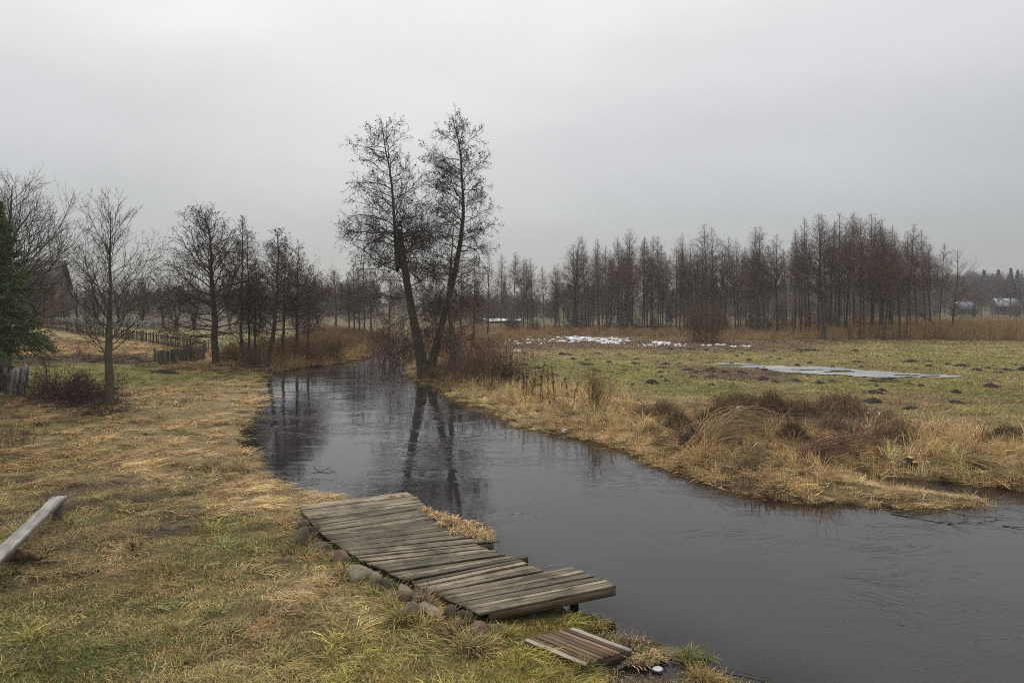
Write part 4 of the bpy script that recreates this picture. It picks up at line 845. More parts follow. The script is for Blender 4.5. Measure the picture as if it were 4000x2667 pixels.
# shorter broken companion with a dense skirt of shoots
pB = np.array([*on(1765, 43.5), .25]); stB = polyline([(0, 0, -.3), (.05, 0, 1.2), (-.05, .1, 3), (-.15, .2, 5.2), (-.05, .3, 7.5), (.1, .3, 9.6)], 16)
spB = dict(l1=dict(cnt=46, t0=.12, t1=.98, ang=lambda t: np.interp(t, [0, 1], [78, 45]), lenf=lambda t: np.interp(t, [.1, .4, .8, 1], [.30, .30, .18, .06]), up=lambda t: np.interp(t, [0, .5, 1], [-.1, .2, .4]), wig=.15, n=7, rk=.009, rmin=.009), l2=dict(per=7, t0=.15, t1=1, ang=lambda t: 48 + 0 * t, lenf=lambda t: .45 - .2 * t, up=.0, wig=.17, n=4, rk=.011, rmin=.007),
           l3=dict(per=4, t0=.2, t1=1, ang=lambda t: 46 + 0 * t, lenf=lambda t: .5 - .2 * t, up=0, wig=.2, n=3, rk=.01, rmin=.0055), ncone=900, csize=.026)
parts = tree_meshes(r, M_BARK2, M_TWIGR, sides=10, trunks=[(stB, np.interp(np.linspace(0, 1, 16), [0, .1, .3, 1], [.42, .26, .16, .015]))], **spB)
root = plant_tree(parts, 'skirted_alder', 'shorter alder with brown twiggy skirt right of the twin alder', pB)
sv, sq = tubes([(polyline([(.38, -.05, -.3), (.42, -.03, .8), (.5, 0, 1.7), (.52, 0, 2.25)], 8), np.interp(np.linspace(0, 1, 8), [0, .6, 1], [.26, .21, .10]))], 10)
o = obj('broken_stub', make_mesh('broken_stub', sv, sq), bark_material('bare_grey_wood', (.07, .06, .05), (.22, .19, .15), (.09, .08, .05), 9), root)

# ------------------------------------------------------------------ alders of the left shore
def shore_alder(label, px, by, topx, topy, Yv, r0, seed, Lw=1.0, pts=None, low=.2, dense=1.0, cone=3200, twig=None, fine=.0072, name='alder_tree'):
    r = np.random.default_rng(seed); x_, y_ = on(px, Yv); z_ = h1(x_, y_) if by is None else H + (HOR - by) / F * Yv; base = np.array([x_, y_, z_]); gz = h1(x_, y_); base[2] = gz
    mids = [atY(a, b, Yv) - base for a, b in (pts or [])]; P = polyline([np.array([0, 0, -.2])] + mids + [atY(topx, topy, Yv) - base], 18)
    P[2:-2] += r.normal(size=(14, 3)) * .03
    sp = alder_spec(Lw, dense, low, fine, cone); sp['l2']['per'] = 7 if fine >= .009 else 10; sp['l3']['per'] = 4 if fine >= .009 else 5.2; sp['csize'] = .042; sp['l1']['wig'] = .15; sp['ncone'] = int(cone * 2.2)
    parts = tree_meshes(r, M_BARK, twig or M_TWIG, trunks=[(P, np.interp(np.linspace(0, 1, 18), [0, .06, .5, 1], [r0 * 1.3, r0, r0 * .6, .015]))], sides=9, **sp)
    return plant_tree(parts, name, label, base)
shore_alder('broad dark alder on the left bank beside the board fence', 845, 1422, 772, 835, 51, .27, 61, 1.75, [(838, 1300), (828, 1100), (822, 940), (800, 860)], .17, 1.25, 5200)
shore_alder('slim pointed alder with curved foot, left of the clump by the water', 968, 1428, 948, 842, 50.5, .13, 62, .8, [(945, 1350), (944, 1180), (947, 1000)], .3, .85, 900, M_TWIGR)
shore_alder('slim straight alder, middle stem of the clump by the water', 985, 1430, 968, 900, 50.8, .10, 63, .75, [(972, 1340), (968, 1150)], .35, .75, 500, M_TWIGR)
shore_alder('slim alder, right stem of the clump by the water', 1002, 1430, 1000, 1010, 51.2, .10, 64, .8, [(996, 1330), (998, 1180)], .35, .8, 700, M_TWIGR)
shore_alder('leaning alder at the water edge with rounded dark crown', 1042, 1432, 1083, 905, 50.5, .19, 65, 1.25, [(1062, 1340), (1078, 1200), (1086, 1050)], .2, 1.0, 2600)
shore_alder('alder behind the leaning one, a little taller and redder', 1105, 1400, 1115, 925, 56, .13, 66, 1.0, [(1108, 1250)], .3, .75, 1100, M_TWIGR)
shore_alder('reddish alder right of the leaning one', 1160, 1395, 1168, 955, 57, .14, 67, 1.15, [(1160, 1200)], .28, .8, 1200, M_TWIGR)
shore_alder('low reddish alder at the right end of the left shore group', 1200, 1390, 1215, 1040, 58, .11, 68, 1.3, [(1205, 1250)], .25, .8, 900, M_TWIGR)
shore_alder('round crowned tree standing alone in the far gap over the stream', 1312, 1290, 1305, 1064, 112, .22, 69, 1.9, [(1312, 1180)], .25, 1.1, 1500, None, .012, 'round_tree')
for k, (px, tp) in enumerate([(1385, 1010), (1405, 1050), (1425, 1000), (1450, 1030), (1365, 1075)]):
    shore_alder(f'slim alder left behind the twin alder, {words_n(k + 1)} of five far stems', px, 1290, px - 6, tp, 84 + 3 * k, .12, 70 + k, .95, None, .25, .9, 1000, None, .010)
for k, (px, tp, Yv) in enumerate([(1520, 1020, 78), (1700, 1060, 82), (1800, 1010, 80), (1850, 1060, 72), (1905, 1000, 84)]):
    shore_alder(f'brownish alder seen through the twin alder crown, {words_n(k + 1)} from the left', px, 1300, px + 5, tp, Yv, .12, 80 + k, 1.15, None, .2, .75, 500, M_TWIGR, .009)

# ------------------------------------------------------------------ bare trees of the left bank
def bare_spec(n1, low, L0, up1, per2, per3, fine, a0=62, a1=30):
    return dict(l1=dict(cnt=n1, t0=low, t1=.97, ang=lambda t: np.interp(t, [low, 1], [a0, a1]), lenf=lambda t: L0 * np.interp(t, [low, low + .2, .6, 1], [.8, 1, .8, .3]), up=up1, wig=.08, n=9, rk=.0085, rmin=fine * 1.5, tip=.2),
                l2=dict(per=per2, t0=.15, t1=1, ang=lambda t: 40 + 0 * t, lenf=lambda t: .5 - .22 * t, up=up1 * .6, wig=.09, n=6, rk=.009, rmin=fine, tip=.4), l3=dict(per=per3, t0=.2, t1=1, ang=lambda t: 42 + 0 * t, lenf=lambda t: .45 - .2 * t, up=.25, wig=.1, n=3, rk=.009, rmin=fine * .8, tip=.5))
r = np.random.default_rng(91)
b_ = G(425, 1582); P = polyline([(0, 0, -.2)] + [atY(a, b, b_[1]) - b_ for a, b in [(428, 1480), (424, 1380), (428, 1250), (432, 1120), (428, 1020), (432, 930), (433, 830)]], 22)
sp = bare_spec(52, .25, .36, .55, 12, 4, .007, 66, 24)
plant_tree(tree_meshes(r, M_BARKG, M_TWIGG, trunks=[(P, np.interp(np.linspace(0, 1, 22), [0, .05, .3, .6, 1], [.26, .20, .15, .07, .012]))], sides=12, **sp), 'young_bare_tree', 'young bare tree with straight trunk at the edge of the straw bank', b_)
x_, y_ = on(20, 38); b_ = np.array([x_, y_, h1(x_, y_)])
tr = [(polyline([(0, 0, -.2), (.1, 0, 2.6), (.1, .1, 5.2), (dx * .5, dy, 7.6), (dx, dy, hh)], 18), np.interp(np.linspace(0, 1, 18), [0, .3, 1], [.34, .22, .02])) for dx, dy, hh in ((.4, 0, 10.6), (-1.3, .6, 10.4), (1.6, -.5, 8.8))]
sp = bare_spec(36, .2, .44, .85, 12, 4, .008, 66, 35)
plant_tree(tree_meshes(r, M_BARKG, M_TWIGG, trunks=tr, sides=10, **sp), 'big_bare_tree', 'big bare tree with upswept branches behind the spruce', b_)

# spruce at the left edge
def spruce_mesh(r, Hh, R0, nb, per, needles, t0=.06):
    bp = []; tw = []
    for k in range(nb):
        t = t0 + (.98 - t0) * (k + r.random()) / nb; z_ = Hh * t; L_ = R0 * (1 - t) ** .8 + .15; az = k * 2.39996 + r.random(); n = 7; s = np.linspace(0, 1, n)
        d = np.stack([np.cos(az) * s * L_, np.sin(az) * s * L_, z_ + L_ * (-.35 * s + .32 * s ** 2.2)], 1); bp.append(d)
        for j in range(per):
            u = .18 + .8 * r.random(); p = np.array([np.interp(u, s, d[:, i]) for i in range(3)]); l2 = L_ * (.34 - .2 * u) * (.7 + .6 * r.random()) + .08; a2 = az + (1 if j % 2 else -1) * (0.7 + .4 * r.random())
            q = np.stack([p + np.array([np.cos(a2), np.sin(a2), -.25 - .35 * w_]) * l2 * w_ for w_ in (0, .5, 1)]); tw.append(q)
    tw = np.array(tw); bp = np.array(bp)
    pts = np.concatenate([along(r, tw, int(needles * .8), 0, 1), along(r, bp, int(needles * .2), .3, 1)]); n = len(pts)
    s = (.055 + .05 * r.random(n))[:, None]; d = unit(r.normal(size=(n, 3)) * .75 + np.stack([pts[:, 0] * .35, pts[:, 1] * .35, np.full(n, -.25)], 1)); e = unit(np.cross(d, r.normal(size=(n, 3))))
    V = np.stack([pts - e * s * .14, pts + e * s * .14, pts + d * s * 2 + e * s * .1, pts + d * s * 2 - e * s * .1], 1).reshape(-1, 3)
    Q = np.arange(n * 4).reshape(-1, 4)
    return tubes([(bp, np.tile(np.linspace(.03, .008, 7), (nb, 1))), (tw, np.tile(np.linspace(.009, .004, 3), (len(tw), 1)))], 4), (V, Q)
x_, y_ = on(-75, 29.5); b_ = np.array([x_, y_, h1(x_, y_)])
(bv, bq), (nv, nq) = spruce_mesh(r, 9.6, 3.1, 95, 26, 58000, .25)
me1 = make_mesh('trunk', *tubes([(polyline([(0, 0, -.2), (.03, 0, 4), (0, 0, 9.6)], 10), np.linspace(.17, .02, 10))], 9)); me1.materials.append(M_BARK)
me2 = make_mesh('boughs', bv, bq); me2.materials.append(M_BARK); me3 = make_mesh('crown', nv, nq); me3.materials.append(M_NEEDLE)
plant_tree([('trunk', me1), ('boughs', me2), ('crown', me3)], 'spruce_tree', 'dark green spruce at the left edge of the picture', b_)

# orchard behind the fences
sp = bare_spec(16, .28, .62, .5, 7, 3, .010, 70, 40)
ORCH = []
for k in range(4):
    r = np.random.default_rng(300 + k); tr = [(polyline([(0, 0, -.2), (.1 * r.normal(), .1, 1.2), (dx * .4, .2 * r.normal(), 2.4), (dx, .4 * r.normal(), 5.2)], 12), np.interp(np.linspace(0, 1, 12), [0, .3, 1], [.20, .14, .03])) for dx in (-.9 + .3 * r.normal(), .9 + .3 * r.normal())]
    ORCH.append(tree_meshes(r, M_BARK, M_TWIG, trunks=tr, **sp))
r = np.random.default_rng(17)
OP = [(300, 112, 7.0, 'dark gnarled orchard tree nearest the barn gable'), (390, 108, 7.6, 'dark gnarled orchard tree left of the young bare tree trunk'), (470, 100, 8.0, 'dark forked orchard tree right behind the young bare tree trunk'), (560, 98, 7.6, 'dense dark orchard tree over the pale fence end'), (640, 104, 6.6, 'small orchard tree right of the dense dark one'),
      (690, 92, 7.2, 'gnarled orchard tree left of the broad dark alder'), (760, 100, 6.4, 'orchard tree seen low behind the broad dark alder crown'), (240, 118, 7.5, 'orchard tree in front of the barn gable'), (340, 124, 6.0, 'far small orchard tree between two bigger ones'), (900, 112, 6.5, 'far orchard tree between broad alder and slim alder clump'), (1020, 118, 6.0, 'far dark tree glimpsed behind the slim alder clump'), (1240, 140, 8.0, 'far misty tree left of the round crowned one')]
for k, (px, Yv, hh, lb_) in enumerate(OP):
    x_, y_ = on(px, Yv); s_ = hh / 5.9; plant_tree(ORCH[k % 4], 'orchard_tree', lb_, (x_, y_, h1(x_, y_)), r.uniform(0, 6.28), (s_ * 1.05, s_ * 1.05, s_ * .95), 'orchard trees on the slope')

# ------------------------------------------------------------------ far forest
def one_mesh(parts):
    Vs = []; Qs = []; mi = []; ms = []; o = 0
    for nm, me in parts:
        v = np.zeros(len(me.vertices) * 3, np.float32); me.vertices.foreach_get('co', v); q = np.zeros(len(me.loops), np.int32); me.loops.foreach_get('vertex_index', q); pm = np.zeros(len(me.polygons), np.int32); me.polygons.foreach_get('material_index', pm)
        Vs.append(v.reshape(-1, 3)); Qs.append(q.reshape(-1, 4) + o); mi.append(pm + len(ms)); ms += list(me.materials); o += len(me.vertices)
    me = make_mesh('far_tree', np.concatenate(Vs), np.concatenate(Qs)); [me.materials.append(m_) for m_ in ms]; me.polygons.foreach_set('material_index', np.concatenate(mi)); return me
r = np.random.default_rng(44); c = bpy.data.collections.new('far_trees')
for k in range(5):
    sp = alder_spec(Lw=1.0 + .25 * (k % 3), dense=.9, low=.12, fine=.026, cone=0); sp['l2']['per'] = 6; sp['l3']['per'] = 4
    c.objects.link(bpy.data.objects.new(f'far_{k:02d}', one_mesh(tree_meshes(r, M_BARK, M_TWIGR if k % 2 else M_TWIG, trunks=[trunk_line(r, 12, .13)], **sp))))
(bv, bq), (nv, nq) = spruce_mesh(r, 14, 2.3, 60, 12, 9000)
nv = nv.reshape(-1, 4, 3); cn = nv.mean(1, keepdims=True); nv = (cn + (nv - cn) * 3.2).reshape(-1, 3); me = make_mesh('fir', np.concatenate([bv, nv]), np.concatenate([bq, nq + len(bv)])); me.materials.append(M_FIRFAR)
FIR = me; c.objects.link(bpy.data.objects.new('far_05', FIR)); PROTO['far'] = (c, 6)
pts = []
for x0, x1, y0, y1, n in ((-20, 190, 150, 235, 640), (-150, 0, 190, 300, 190), (120, 330, 250, 420, 620), (-330, -60, 260, 420, 260), (20, 200, 260, 360, 200), (60, 190, 215, 250, 60)):
    pts.append(np.stack([r.uniform(x0, x1, n), r.uniform(y0, y1, n)], 1))
pts = np.concatenate(pts); vp = np.stack([r.uniform(118, 172, 55), r.uniform(196, 221, 55)], 1); k_ = ~(((pts[:, 0] > 165) | (pts[:, 0] > .6 * pts[:, 1])) & (pts[:, 1] < 238)); pts = np.concatenate([pts[k_], vp])
dd, _ = land(pts[:, 0], pts[:, 1]); pts = pts[dd > 2]; n = len(pts)
s_ = r.uniform(.6, 1.05, n); s_ = s_ * np.where(pts[:, 1] < 240, .62, 1.0) * np.where((pts[:, 0] > 116) & (pts[:, 1] < 222) & (pts[:, 0] > .55 * pts[:, 1]), .62, 1.0)
o = scatter('far_forest', 'misty bare forest closing the view behind meadow and village', 'forest', 'far', np.stack([pts[:, 0], pts[:, 1], height(pts[:, 0], pts[:, 1])], 1), rotz(n, 0, 3), np.stack([s_, s_, s_], 1), np.ones((n, 3)))
ux = r.uniform(-2, 58, 75); uy = r.uniform(96, 122, 75); us = r.uniform(.15, .28, 75); un = np.stack([ux, uy, height(ux, uy)], 1)
u_ = scatter('wood_undergrowth', 'brown scrub between the trunks of the far wood', 'scrub', 'far', un, rotz(75, 0, 3), np.stack([us * 1.3, us * 1.3, us], 1), np.ones((75, 3))); ua = u_.data.attributes['idx']; ua.data.foreach_set('value', r.integers(0, 5, 75).astype(np.int32))
ia = o.data.attributes['idx']; v = r.choice([0, 1, 2, 3, 4, 5], n, p=[.19, .19, .19, .19, .19, .05]).astype(np.int32); ia.data.foreach_set('value', v)

# ------------------------------------------------------------------ buildings
def box(x0, x1, y0, y1, z0, z1): 
    V = [(x, y, z) for z in (z0, z1) for y in (y0, y1) for x in (x0, x1)]
    return np.array(V, float), np.array([(0, 2, 3, 1), (4, 5, 7, 6), (0, 1, 5, 4), (2, 6, 7, 3), (0, 4, 6, 2), (1, 3, 7, 5)]), None
def gable_house(name, label, cat, loc, rz, W, D, he, hr, mw, mr, over=.35, windows=(), doors=(), boards=0, mg=None, chimney=None, mwin=None):
    """ridge along local X; local -Y faces the viewer"""
    root = thing(name, label, cat, loc, rz); w2, d2 = W / 2, D / 2
    V = [(-w2, -d2, -.4), (w2, -d2, -.4), (w2, d2, -.4), (-w2, d2, -.4), (-w2, -d2, he), (w2, -d2, he), (w2, d2, he), (-w2, d2, he), (-w2, 0, hr), (w2, 0, hr)]
    wall = obj('wall', make_mesh('wall', V, [(0, 1, 5, 4), (2, 3, 7, 6), (1, 2, 6, 5), (3, 0, 4, 7)], [(5, 6, 9), (7, 4, 8)]), mw, root)
    for s in (-1, 1):
        sl = np.array([0, s * (d2 + over), he - (hr - he) * over / d2]); rg = np.array([0, 0, hr]); up = unit(np.cross(np.array([1.0, 0, 0]), (sl - rg))[None])[0]; up = up * (1 if up[2] > 0 else -1)
        X0 = np.array([-w2 - over, 0, 0]); X1 = np.array([w2 + over, 0, 0]); b0 = [rg + X0, rg + X1, sl + X1, sl + X0]; V = [p + up * .02 for p in b0] + [p + up * .14 for p in b0]
        obj('roof', make_mesh('roof', V, [(0, 1, 2, 3), (4, 7, 6, 5), (0, 4, 5, 1), (1, 5, 6, 2), (2, 6, 7, 3), (3, 7, 4, 0)]), mr, root)
        n_ = max(6, int(W / 1.1))
        for k in range(n_ + 1):
            x_ = -w2 - over + (W + 2 * over) * k / n_; a_ = rg + up * .15; b_ = sl + up * .15
            V, Q = tubes([(np.stack([a_, b_]) + [x_, 0, 0], np.array([.035, .035]))], 4); obj('roof_batten', make_mesh('roof_batten', V, Q), mr, root)
    for (x_, z_, ww, hh) in windows:
        wn = obj('window', make_mesh('window', *box(x_ - ww / 2, x_ + ww / 2, -d2 - .05, -d2 - .003, z_, z_ + hh)), mwin or M_FENCEW, root)
        for sx in (-1, 1): obj('pane', make_mesh('pane', *box(x_ + sx * ww * .24 - ww * .19, x_ + sx * ww * .24 + ww * .19, -d2 - .06, -d2 - .052, z_ + .08, z_ + hh - .08)), M_GLASS, wn)
    for (x_, ww, hh) in doors: obj('door', make_mesh('door', *box(x_ - ww / 2, x_ + ww / 2, -d2 - .06, -d2 - .004, 0, hh)), M_FENCED, root)
    if boards:
        for k in range(boards):
            y_ = -d2 + D * (k + .5) / boards; top = he + (hr - he) * (1 - abs(y_) / d2); bw = D / boards * .46
            obj('gable_board', make_mesh('gable_board', *box(w2 + .004, w2 + .03, y_ - bw, y_ + bw, 0, top - .12)), mg or mw, root)
    if chimney: obj('chimney', make_mesh('chimney', *box(chimney - .3, chimney + .3, -.3, .3, hr - .5, hr + .9)), mw, root)
    return root
M_GLASS, _t, _b = mat('window_glass', .1); _b.inputs['Base Color'].default_value = (.03, .035, .04, 1)
M_BRICK = plain_material('old_brick', (.115, .068, .048), .3, .9, 5); M_ROOFD = plain_material('dark_roof_sheets', (.075, .062, .055), .25, .7, 3); M_ROOFW = plain_material('snowy_roof', (.38, .40, .43), .2, .7, 2); M_SNOWROOF = plain_material('frosted_roof_sheets', (.20, .22, .26), .15, .5, 2); M_PLASTER = plain_material('grey_timber_wall', (.12, .10, .085), .2)
Yb = 112.; xg, _ = on(252, Yb); zb = h1(xg - 7, Yb)
gable_house('barn', 'old barn with dark roof and brick gable behind the big bare tree', 'barn', (xg - 7.0, Yb - 2.2, zb), math.radians(18), 14, 8.5, 11.9 - zb - 4.2, 11.9 - zb, M_BRICK, M_ROOFD, .4, [(-3, 1.2, 1.0, 1.1), (1.5, 1.2, 1.0, 1.1), (4.5, 1.2, 1.0, 1.1)], [(-.8, 1.1, 2.1)], 12, M_BRICK)
x_, y_ = on(3762, 232); z_ = h1(x_, y_); e_ = H + (HOR - 1180) / F * y_
gable_house('farmhouse', 'village house with bluish frosted roof right of the lone bare tree', 'house', (x_, y_, e_ - 4.7), math.radians(8), 5.6, 5.0, 2.6, 4.7, M_PLASTER, M_SNOWROOF, .4, [(-1.6, .9, .8, 1.0), (.2, .9, .8, 1.0)], [(2, .8, 1.9)], 8, None, .5)
x_, y_ = on(3925, 226); e_ = H + (HOR - 1166) / F * y_
gable_house('white_roofed_house', 'village house with white snowy roof near the right edge', 'house', (x_, y_, e_ - 4.9), math.radians(-12), 5.8, 5.4, 2.6, 4.9, M_PLASTER, M_ROOFW, .4, [(-1.7, .9, .8, 1.0), (0, .9, .8, 1.0), (1.7, .9, .8, 1.0)], [], 8, None, -1)
r = np.random.default_rng(71)
for k, (px, tp, Yv, lb_) in enumerate([(3946, 1085, 208, 'tall round crowned tree before the white roofed house'), (3900, 1130, 212, 'slim tree left of the white roofed house'), (3810, 1095, 214, 'tall slim tree right of the frosted roof house'), (3835, 1110, 210, 'tree in the gap between the two village houses'), (3985, 1150, 205, 'broad dark tree at the right edge beside the reeds'), (3690, 1120, 216, 'tree behind the lone bare tree by the village')]):
    x_, y_ = on(px, Yv); z_ = h1(x_, y_); hh = H + (HOR - tp) / F * Yv - z_; s_ = hh / 15; plant_tree(WOOD[(3, 4, 1, 5, 3, 7)[k]], 'village_tree', lb_, (x_, y_, z_), k, (s_ * (1.9 if k in (0, 4) else 1.3),) * 2 + (s_,), 'trees by the village')
fl = [make_mesh('fir_crown', np.array([v.co[:] for v in FIR.vertices]), np.array([p.vertices[:] for p in FIR.polygons]))]; fl[0].materials.append(M_FIRFAR)
tkm = make_mesh('fir_trunk', *tubes([(np.array([[0, 0, -.3], [0, 0, 7.], [0, 0, 14.]]), np.array([.2, .12, .02]))], 7)); tkm.materials.append(M_BARK)
for k, (px, tp, Yv, sx, lb_) in enumerate([(3964, 1104, 226, .55, 'dark fir just right of the white snowy roof'), (3900, 1052, 330, .9, 'misty fir rising over the far forest above the white roof'), (3876, 1066, 335, .6, 'thin misty fir left of the taller misty fir'), (3975, 1052, 330, .8, 'misty fir with open top near the right edge')]):
    x_, y_ = on(px, Yv); z_ = h1(x_, y_); s_ = (H + (HOR - tp) / F * Yv - z_) / 14; plant_tree([('trunk', tkm), ('crown', fl[0])], 'fir_tree', lb_, (x_, y_, z_), k, (s_ * sx * 1.3, s_ * sx * 1.3, s_), 'firs by the village')

# ------------------------------------------------------------------ shrubs and bramble
def shrub_meshes(r, n, hgt, spread, up, per2, fine, twig, wig=.08, tilt=None, base_r=.25, rk=.010, tip=.4):
    P0 = np.stack([r.normal(size=n) * base_r, r.normal(size=n) * base_r, np.full(n, -.06)], 1); az = r.random(n) * 6.283; tl = np.abs(r.normal(size=n)) * spread
    d = np.stack([np.sin(tl) * np.cos(az), np.sin(tl) * np.sin(az), np.cos(tl)], 1)
    if tilt is not None: d = unit(d + np.array(tilt))
    Ln = hgt * (.55 + .5 * r.random(n)); k = 9; out = np.zeros((n, k, 3)); out[:, 0] = P0
    for j in range(1, k): out[:, j] = out[:, j - 1] + d * (Ln / (k - 1))[:, None]; d = unit(d + np.array([0, 0, up / k]) + r.normal(size=(n, 3)) * wig); 
    out[:, 1:, 2] = np.maximum(out[:, 1:, 2], .02)
    R = np.maximum(rk * Ln, fine)[:, None] * np.linspace(1, tip, k)[None]
    V, Q = tubes([(out, R)], 4); stems = make_mesh('stems', V, Q); stems.materials.append(twig); res = [('stems', stems)]
    if per2:
        q = spawn(r, out, R, Ln, per2, t0=.25, t1=1, ang=lambda t: 38 + 0 * t, lenf=lambda t: .38 - .15 * t, up=.2, wig=.12, n=4, rk=.008, rmin=fine); s = spawn(r, q[0], q[1], q[2], 2, t0=.3, t1=1, ang=lambda t: 40 + 0 * t, lenf=lambda t: .5 + 0 * t, up=.1, wig=.12, n=3, rk=.008, rmin=fine * .8)
        q[0][..., 2] = np.maximum(q[0][..., 2], .02); s[0][..., 2] = np.maximum(s[0][..., 2], .02)
        V, Q = tubes([(q[0], q[1]), (s[0], s[1])], 3); tm = make_mesh('twigs', V, Q); tm.materials.append(twig); res.append(('twigs', tm))
    return res
M_BRAM = plain_material('bramble_canes', (.050, .026, .020), .4); M_WBUSH = plain_material('willow_bush_twigs', (.14, .085, .045), .3); M_WILLOW = plain_material('willow_rods', (.21, .14, .065), .3); M_BRUSH = plain_material('brown_brush', (.12, .078, .042), .35); M_RODR = plain_material('red_rods', (.10, .045, .03), .3); M_ROD = plain_material('tan_rods', (.27, .185, .10), .3)
r = np.random.default_rng(202)
def shrub(name, label, px, py, meshes, cat='shrub', z=None, group=None): g = G(px, py); return plant_tree(meshes, name, label, g, 0, 1.0, group, cat=cat)
shrub('bramble_thicket', 'dark bramble thicket between broken fence and young bare tree', 250, 1560, shrub_meshes(r, 330, 1.7, 1.0, -1.3, 4, .007, M_BRAM, .15, None, .95, .006))
shrub('bramble_thicket', 'lower dark bramble tangle at the foot of the young bare tree', 345, 1580, shrub_meshes(r, 240, 1.5, 1.1, -1.5, 4, .007, M_BRAM, .16, None, .7, .006))
shrub('brushwood_pile', 'dark brushwood pile trailing right of the bramble', 370, 1612, shrub_meshes(r, 120, 1.3, 1.3, -1.2, 2, .008, M_BRAM, .12, (.5, -.5, -.2), .5, .007))
shrub('sapling_shrub', 'upright bare sapling with several stems behind the bramble', 190, 1502, shrub_meshes(r, 7, 2.1, .3, .2, 7, .006, M_TWIGG, .05, None, .08, .009))
shrub('small_shrub', 'small dark shrub on the lawn edge right of the spruce', 135, 1372, shrub_meshes(r, 70, 1.6, .6, .2, 5, .012, M_BRAM, .1, None, .4))
shrub('twig_bush', 'small reddish twig bush on the slope left of the young tree', 310, 1392, shrub_meshes(r, 24, 1.0, .35, .2, 2, .010, M_TWIGR, .06, None, .2))
shrub('weed_patch', 'brown dead weed patch at the left edge of the straw bank', 50, 1745, shrub_meshes(r, 46, .75, .45, .1, 4, .005, M_TWIGR, .07, None, .35, .007), 'weeds')
shrub('dead_twig', 'tiny forked dead shrub at the bottom left corner', 175, 2612, shrub_meshes(r, 5, .42, .6, .1, 3, .004, M_TWIGR, .12, None, .02, .012), 'twig')
shrub('dead_weed', 'thin black dead weed beside the bench', 185, 2185, shrub_meshes(r, 5, .55, .3, .1, 5, .003, M_BRAM, .08, None, .03, .006), 'weed')
shrub('dark_dock', 'dark dock seed stalk in the turf right of the bench', 520, 2160, shrub_meshes(r, 4, .32, .15, .1, 6, .006, M_BRAM, .06, None, .02, .02), 'weed')
shrub('willow_bush', 'large brown willow bush before the alder wood', 2750, 1338, shrub_meshes(r, 130, 4.6, .62, .25, 6, .010, M_WBUSH, .06, None, 1.0, .005))
shrub('willow_shoots', 'upright yellowish willow shoots on the right bank', 2325, 1612, shrub_meshes(r, 60, 2.0, .34, .1, 2, .006, M_WILLOW, .04, None, .18, .006))
shrub('shore_bush', 'dark twiggy bush at the far left waterline', 1300, 1408, shrub_meshes(r, 70, 2.1, .6, .1, 5, .009, M_BRUSH, .08, None, .4, .007))
shrub('shore_bush', 'reddish shore bush left of the dark twiggy one', 1210, 1420, shrub_meshes(r, 80, 1.9, .5, .1, 4, .009, M_TWIGR, .08, None, .6, .007))
shrub('shore_bush', 'brown bush behind the slim alder clump', 905, 1415, shrub_meshes(r, 60, 1.5, .5, .1, 3, .009, M_TWIGR, .08, None, .9, .007))
shrub('brown_bush', 'rusty brush right of the skirted alder', 1860, 1480, shrub_meshes(r, 260, 1.9, .45, .0, 3, .008, M_TWIGR, .09, None, 1.1, .006))
shrub('brown_bush', 'rusty brush nearer the water right of the skirted alder', 1950, 1500, shrub_meshes(r, 200, 1.5, .5, .0, 3, .008, M_BRUSH, .09, None, 1.0, .006))
shrub('brown_bush', 'low brush between the skirted alder and the meadow edge', 1880, 1430, shrub_meshes(r, 220, 2.2, .45, .0, 3, .009, M_TWIGR, .09, None, 1.6, .006))
for k, (px, py, lb_) in enumerate([(1560, 1375, 'drooping shoots over the water left of the twin alder'), (1600, 1400, 'brush behind the twin alder foot'), (1740, 1400, 'brush behind the skirted alder foot'), (1490, 1372, 'brown brush at the narrowing of the stream')]):
    g = G(px, py); x_, y_ = on(px, 56 + 3 * k); plant_tree(shrub_meshes(r, 95, 3.6, .55, -.1, 3, .009, M_TWIGR, .1, None, 1.1, .006), 'waterside_brush', lb_, (x_, y_, max(-.1, h1(x_, y_))), 0, 1, 'brush round the twin alder', cat='shrub')

# dark weed spikes on the right bank
def spike(r, h_):
    n = 8; P = polyline([(0, 0, -.05), (.02, 0, h_ * .5), (.05 * r.normal(), .05 * r.normal(), h_)], n); V, Q = tubes([(P, np.linspace(.008, .004, n))], 4)
    pts = along(r, P[None], 90, .42, 1.0) + r.normal(size=(90, 3)) * [.028, .028, .01]; sv, sq, _ = specks(r, pts, .027, -.3)
    lv, lq, _l = specks(r, along(r, P[None], 6, .1, .5), .05, .3)
    return make_mesh('dock_spike', *merge([(V, Q, None), (sv, sq, None), (lv, lq, None)])[:2])
SPK = [spike(r, 1.45) for _ in range(4)]
for m_ in SPK: m_.materials.append(plain_material('dock_seed', (.040, .024, .018), .3))
SP = [(1918, 1520), (1932, 1528), (1945, 1518), (1957, 1530), (1966, 1522), (1980, 1526), (1992, 1520), (2003, 1530), (2022, 1552), (2036, 1566), (2048, 1575), (2058, 1560), (1962, 1545), (2088, 1560), (2110, 1572), (2125, 1590), (2148, 1600), (2165, 1575), (2168, 1592), (2220, 1610), (2235, 1600), (1990, 1506), (1975, 1510), (1940, 1505), (2068, 1585)]
SP.sort()
for k, (px, py) in enumerate(SP):
    g = G(px, py); o = obj('dock_spike', SPK[k % 4], None, None, g); o.rotation_euler = (r.normal() * .1, r.normal() * .12, r.random() * 6); s_ = .65 + .6 * r.random(); o.scale = (1, 1, s_); tag(o, f'dark dry dock spike on the right bank, {words_n(k + 1)} from the left', 'weed', 'dock spikes on the right bank')

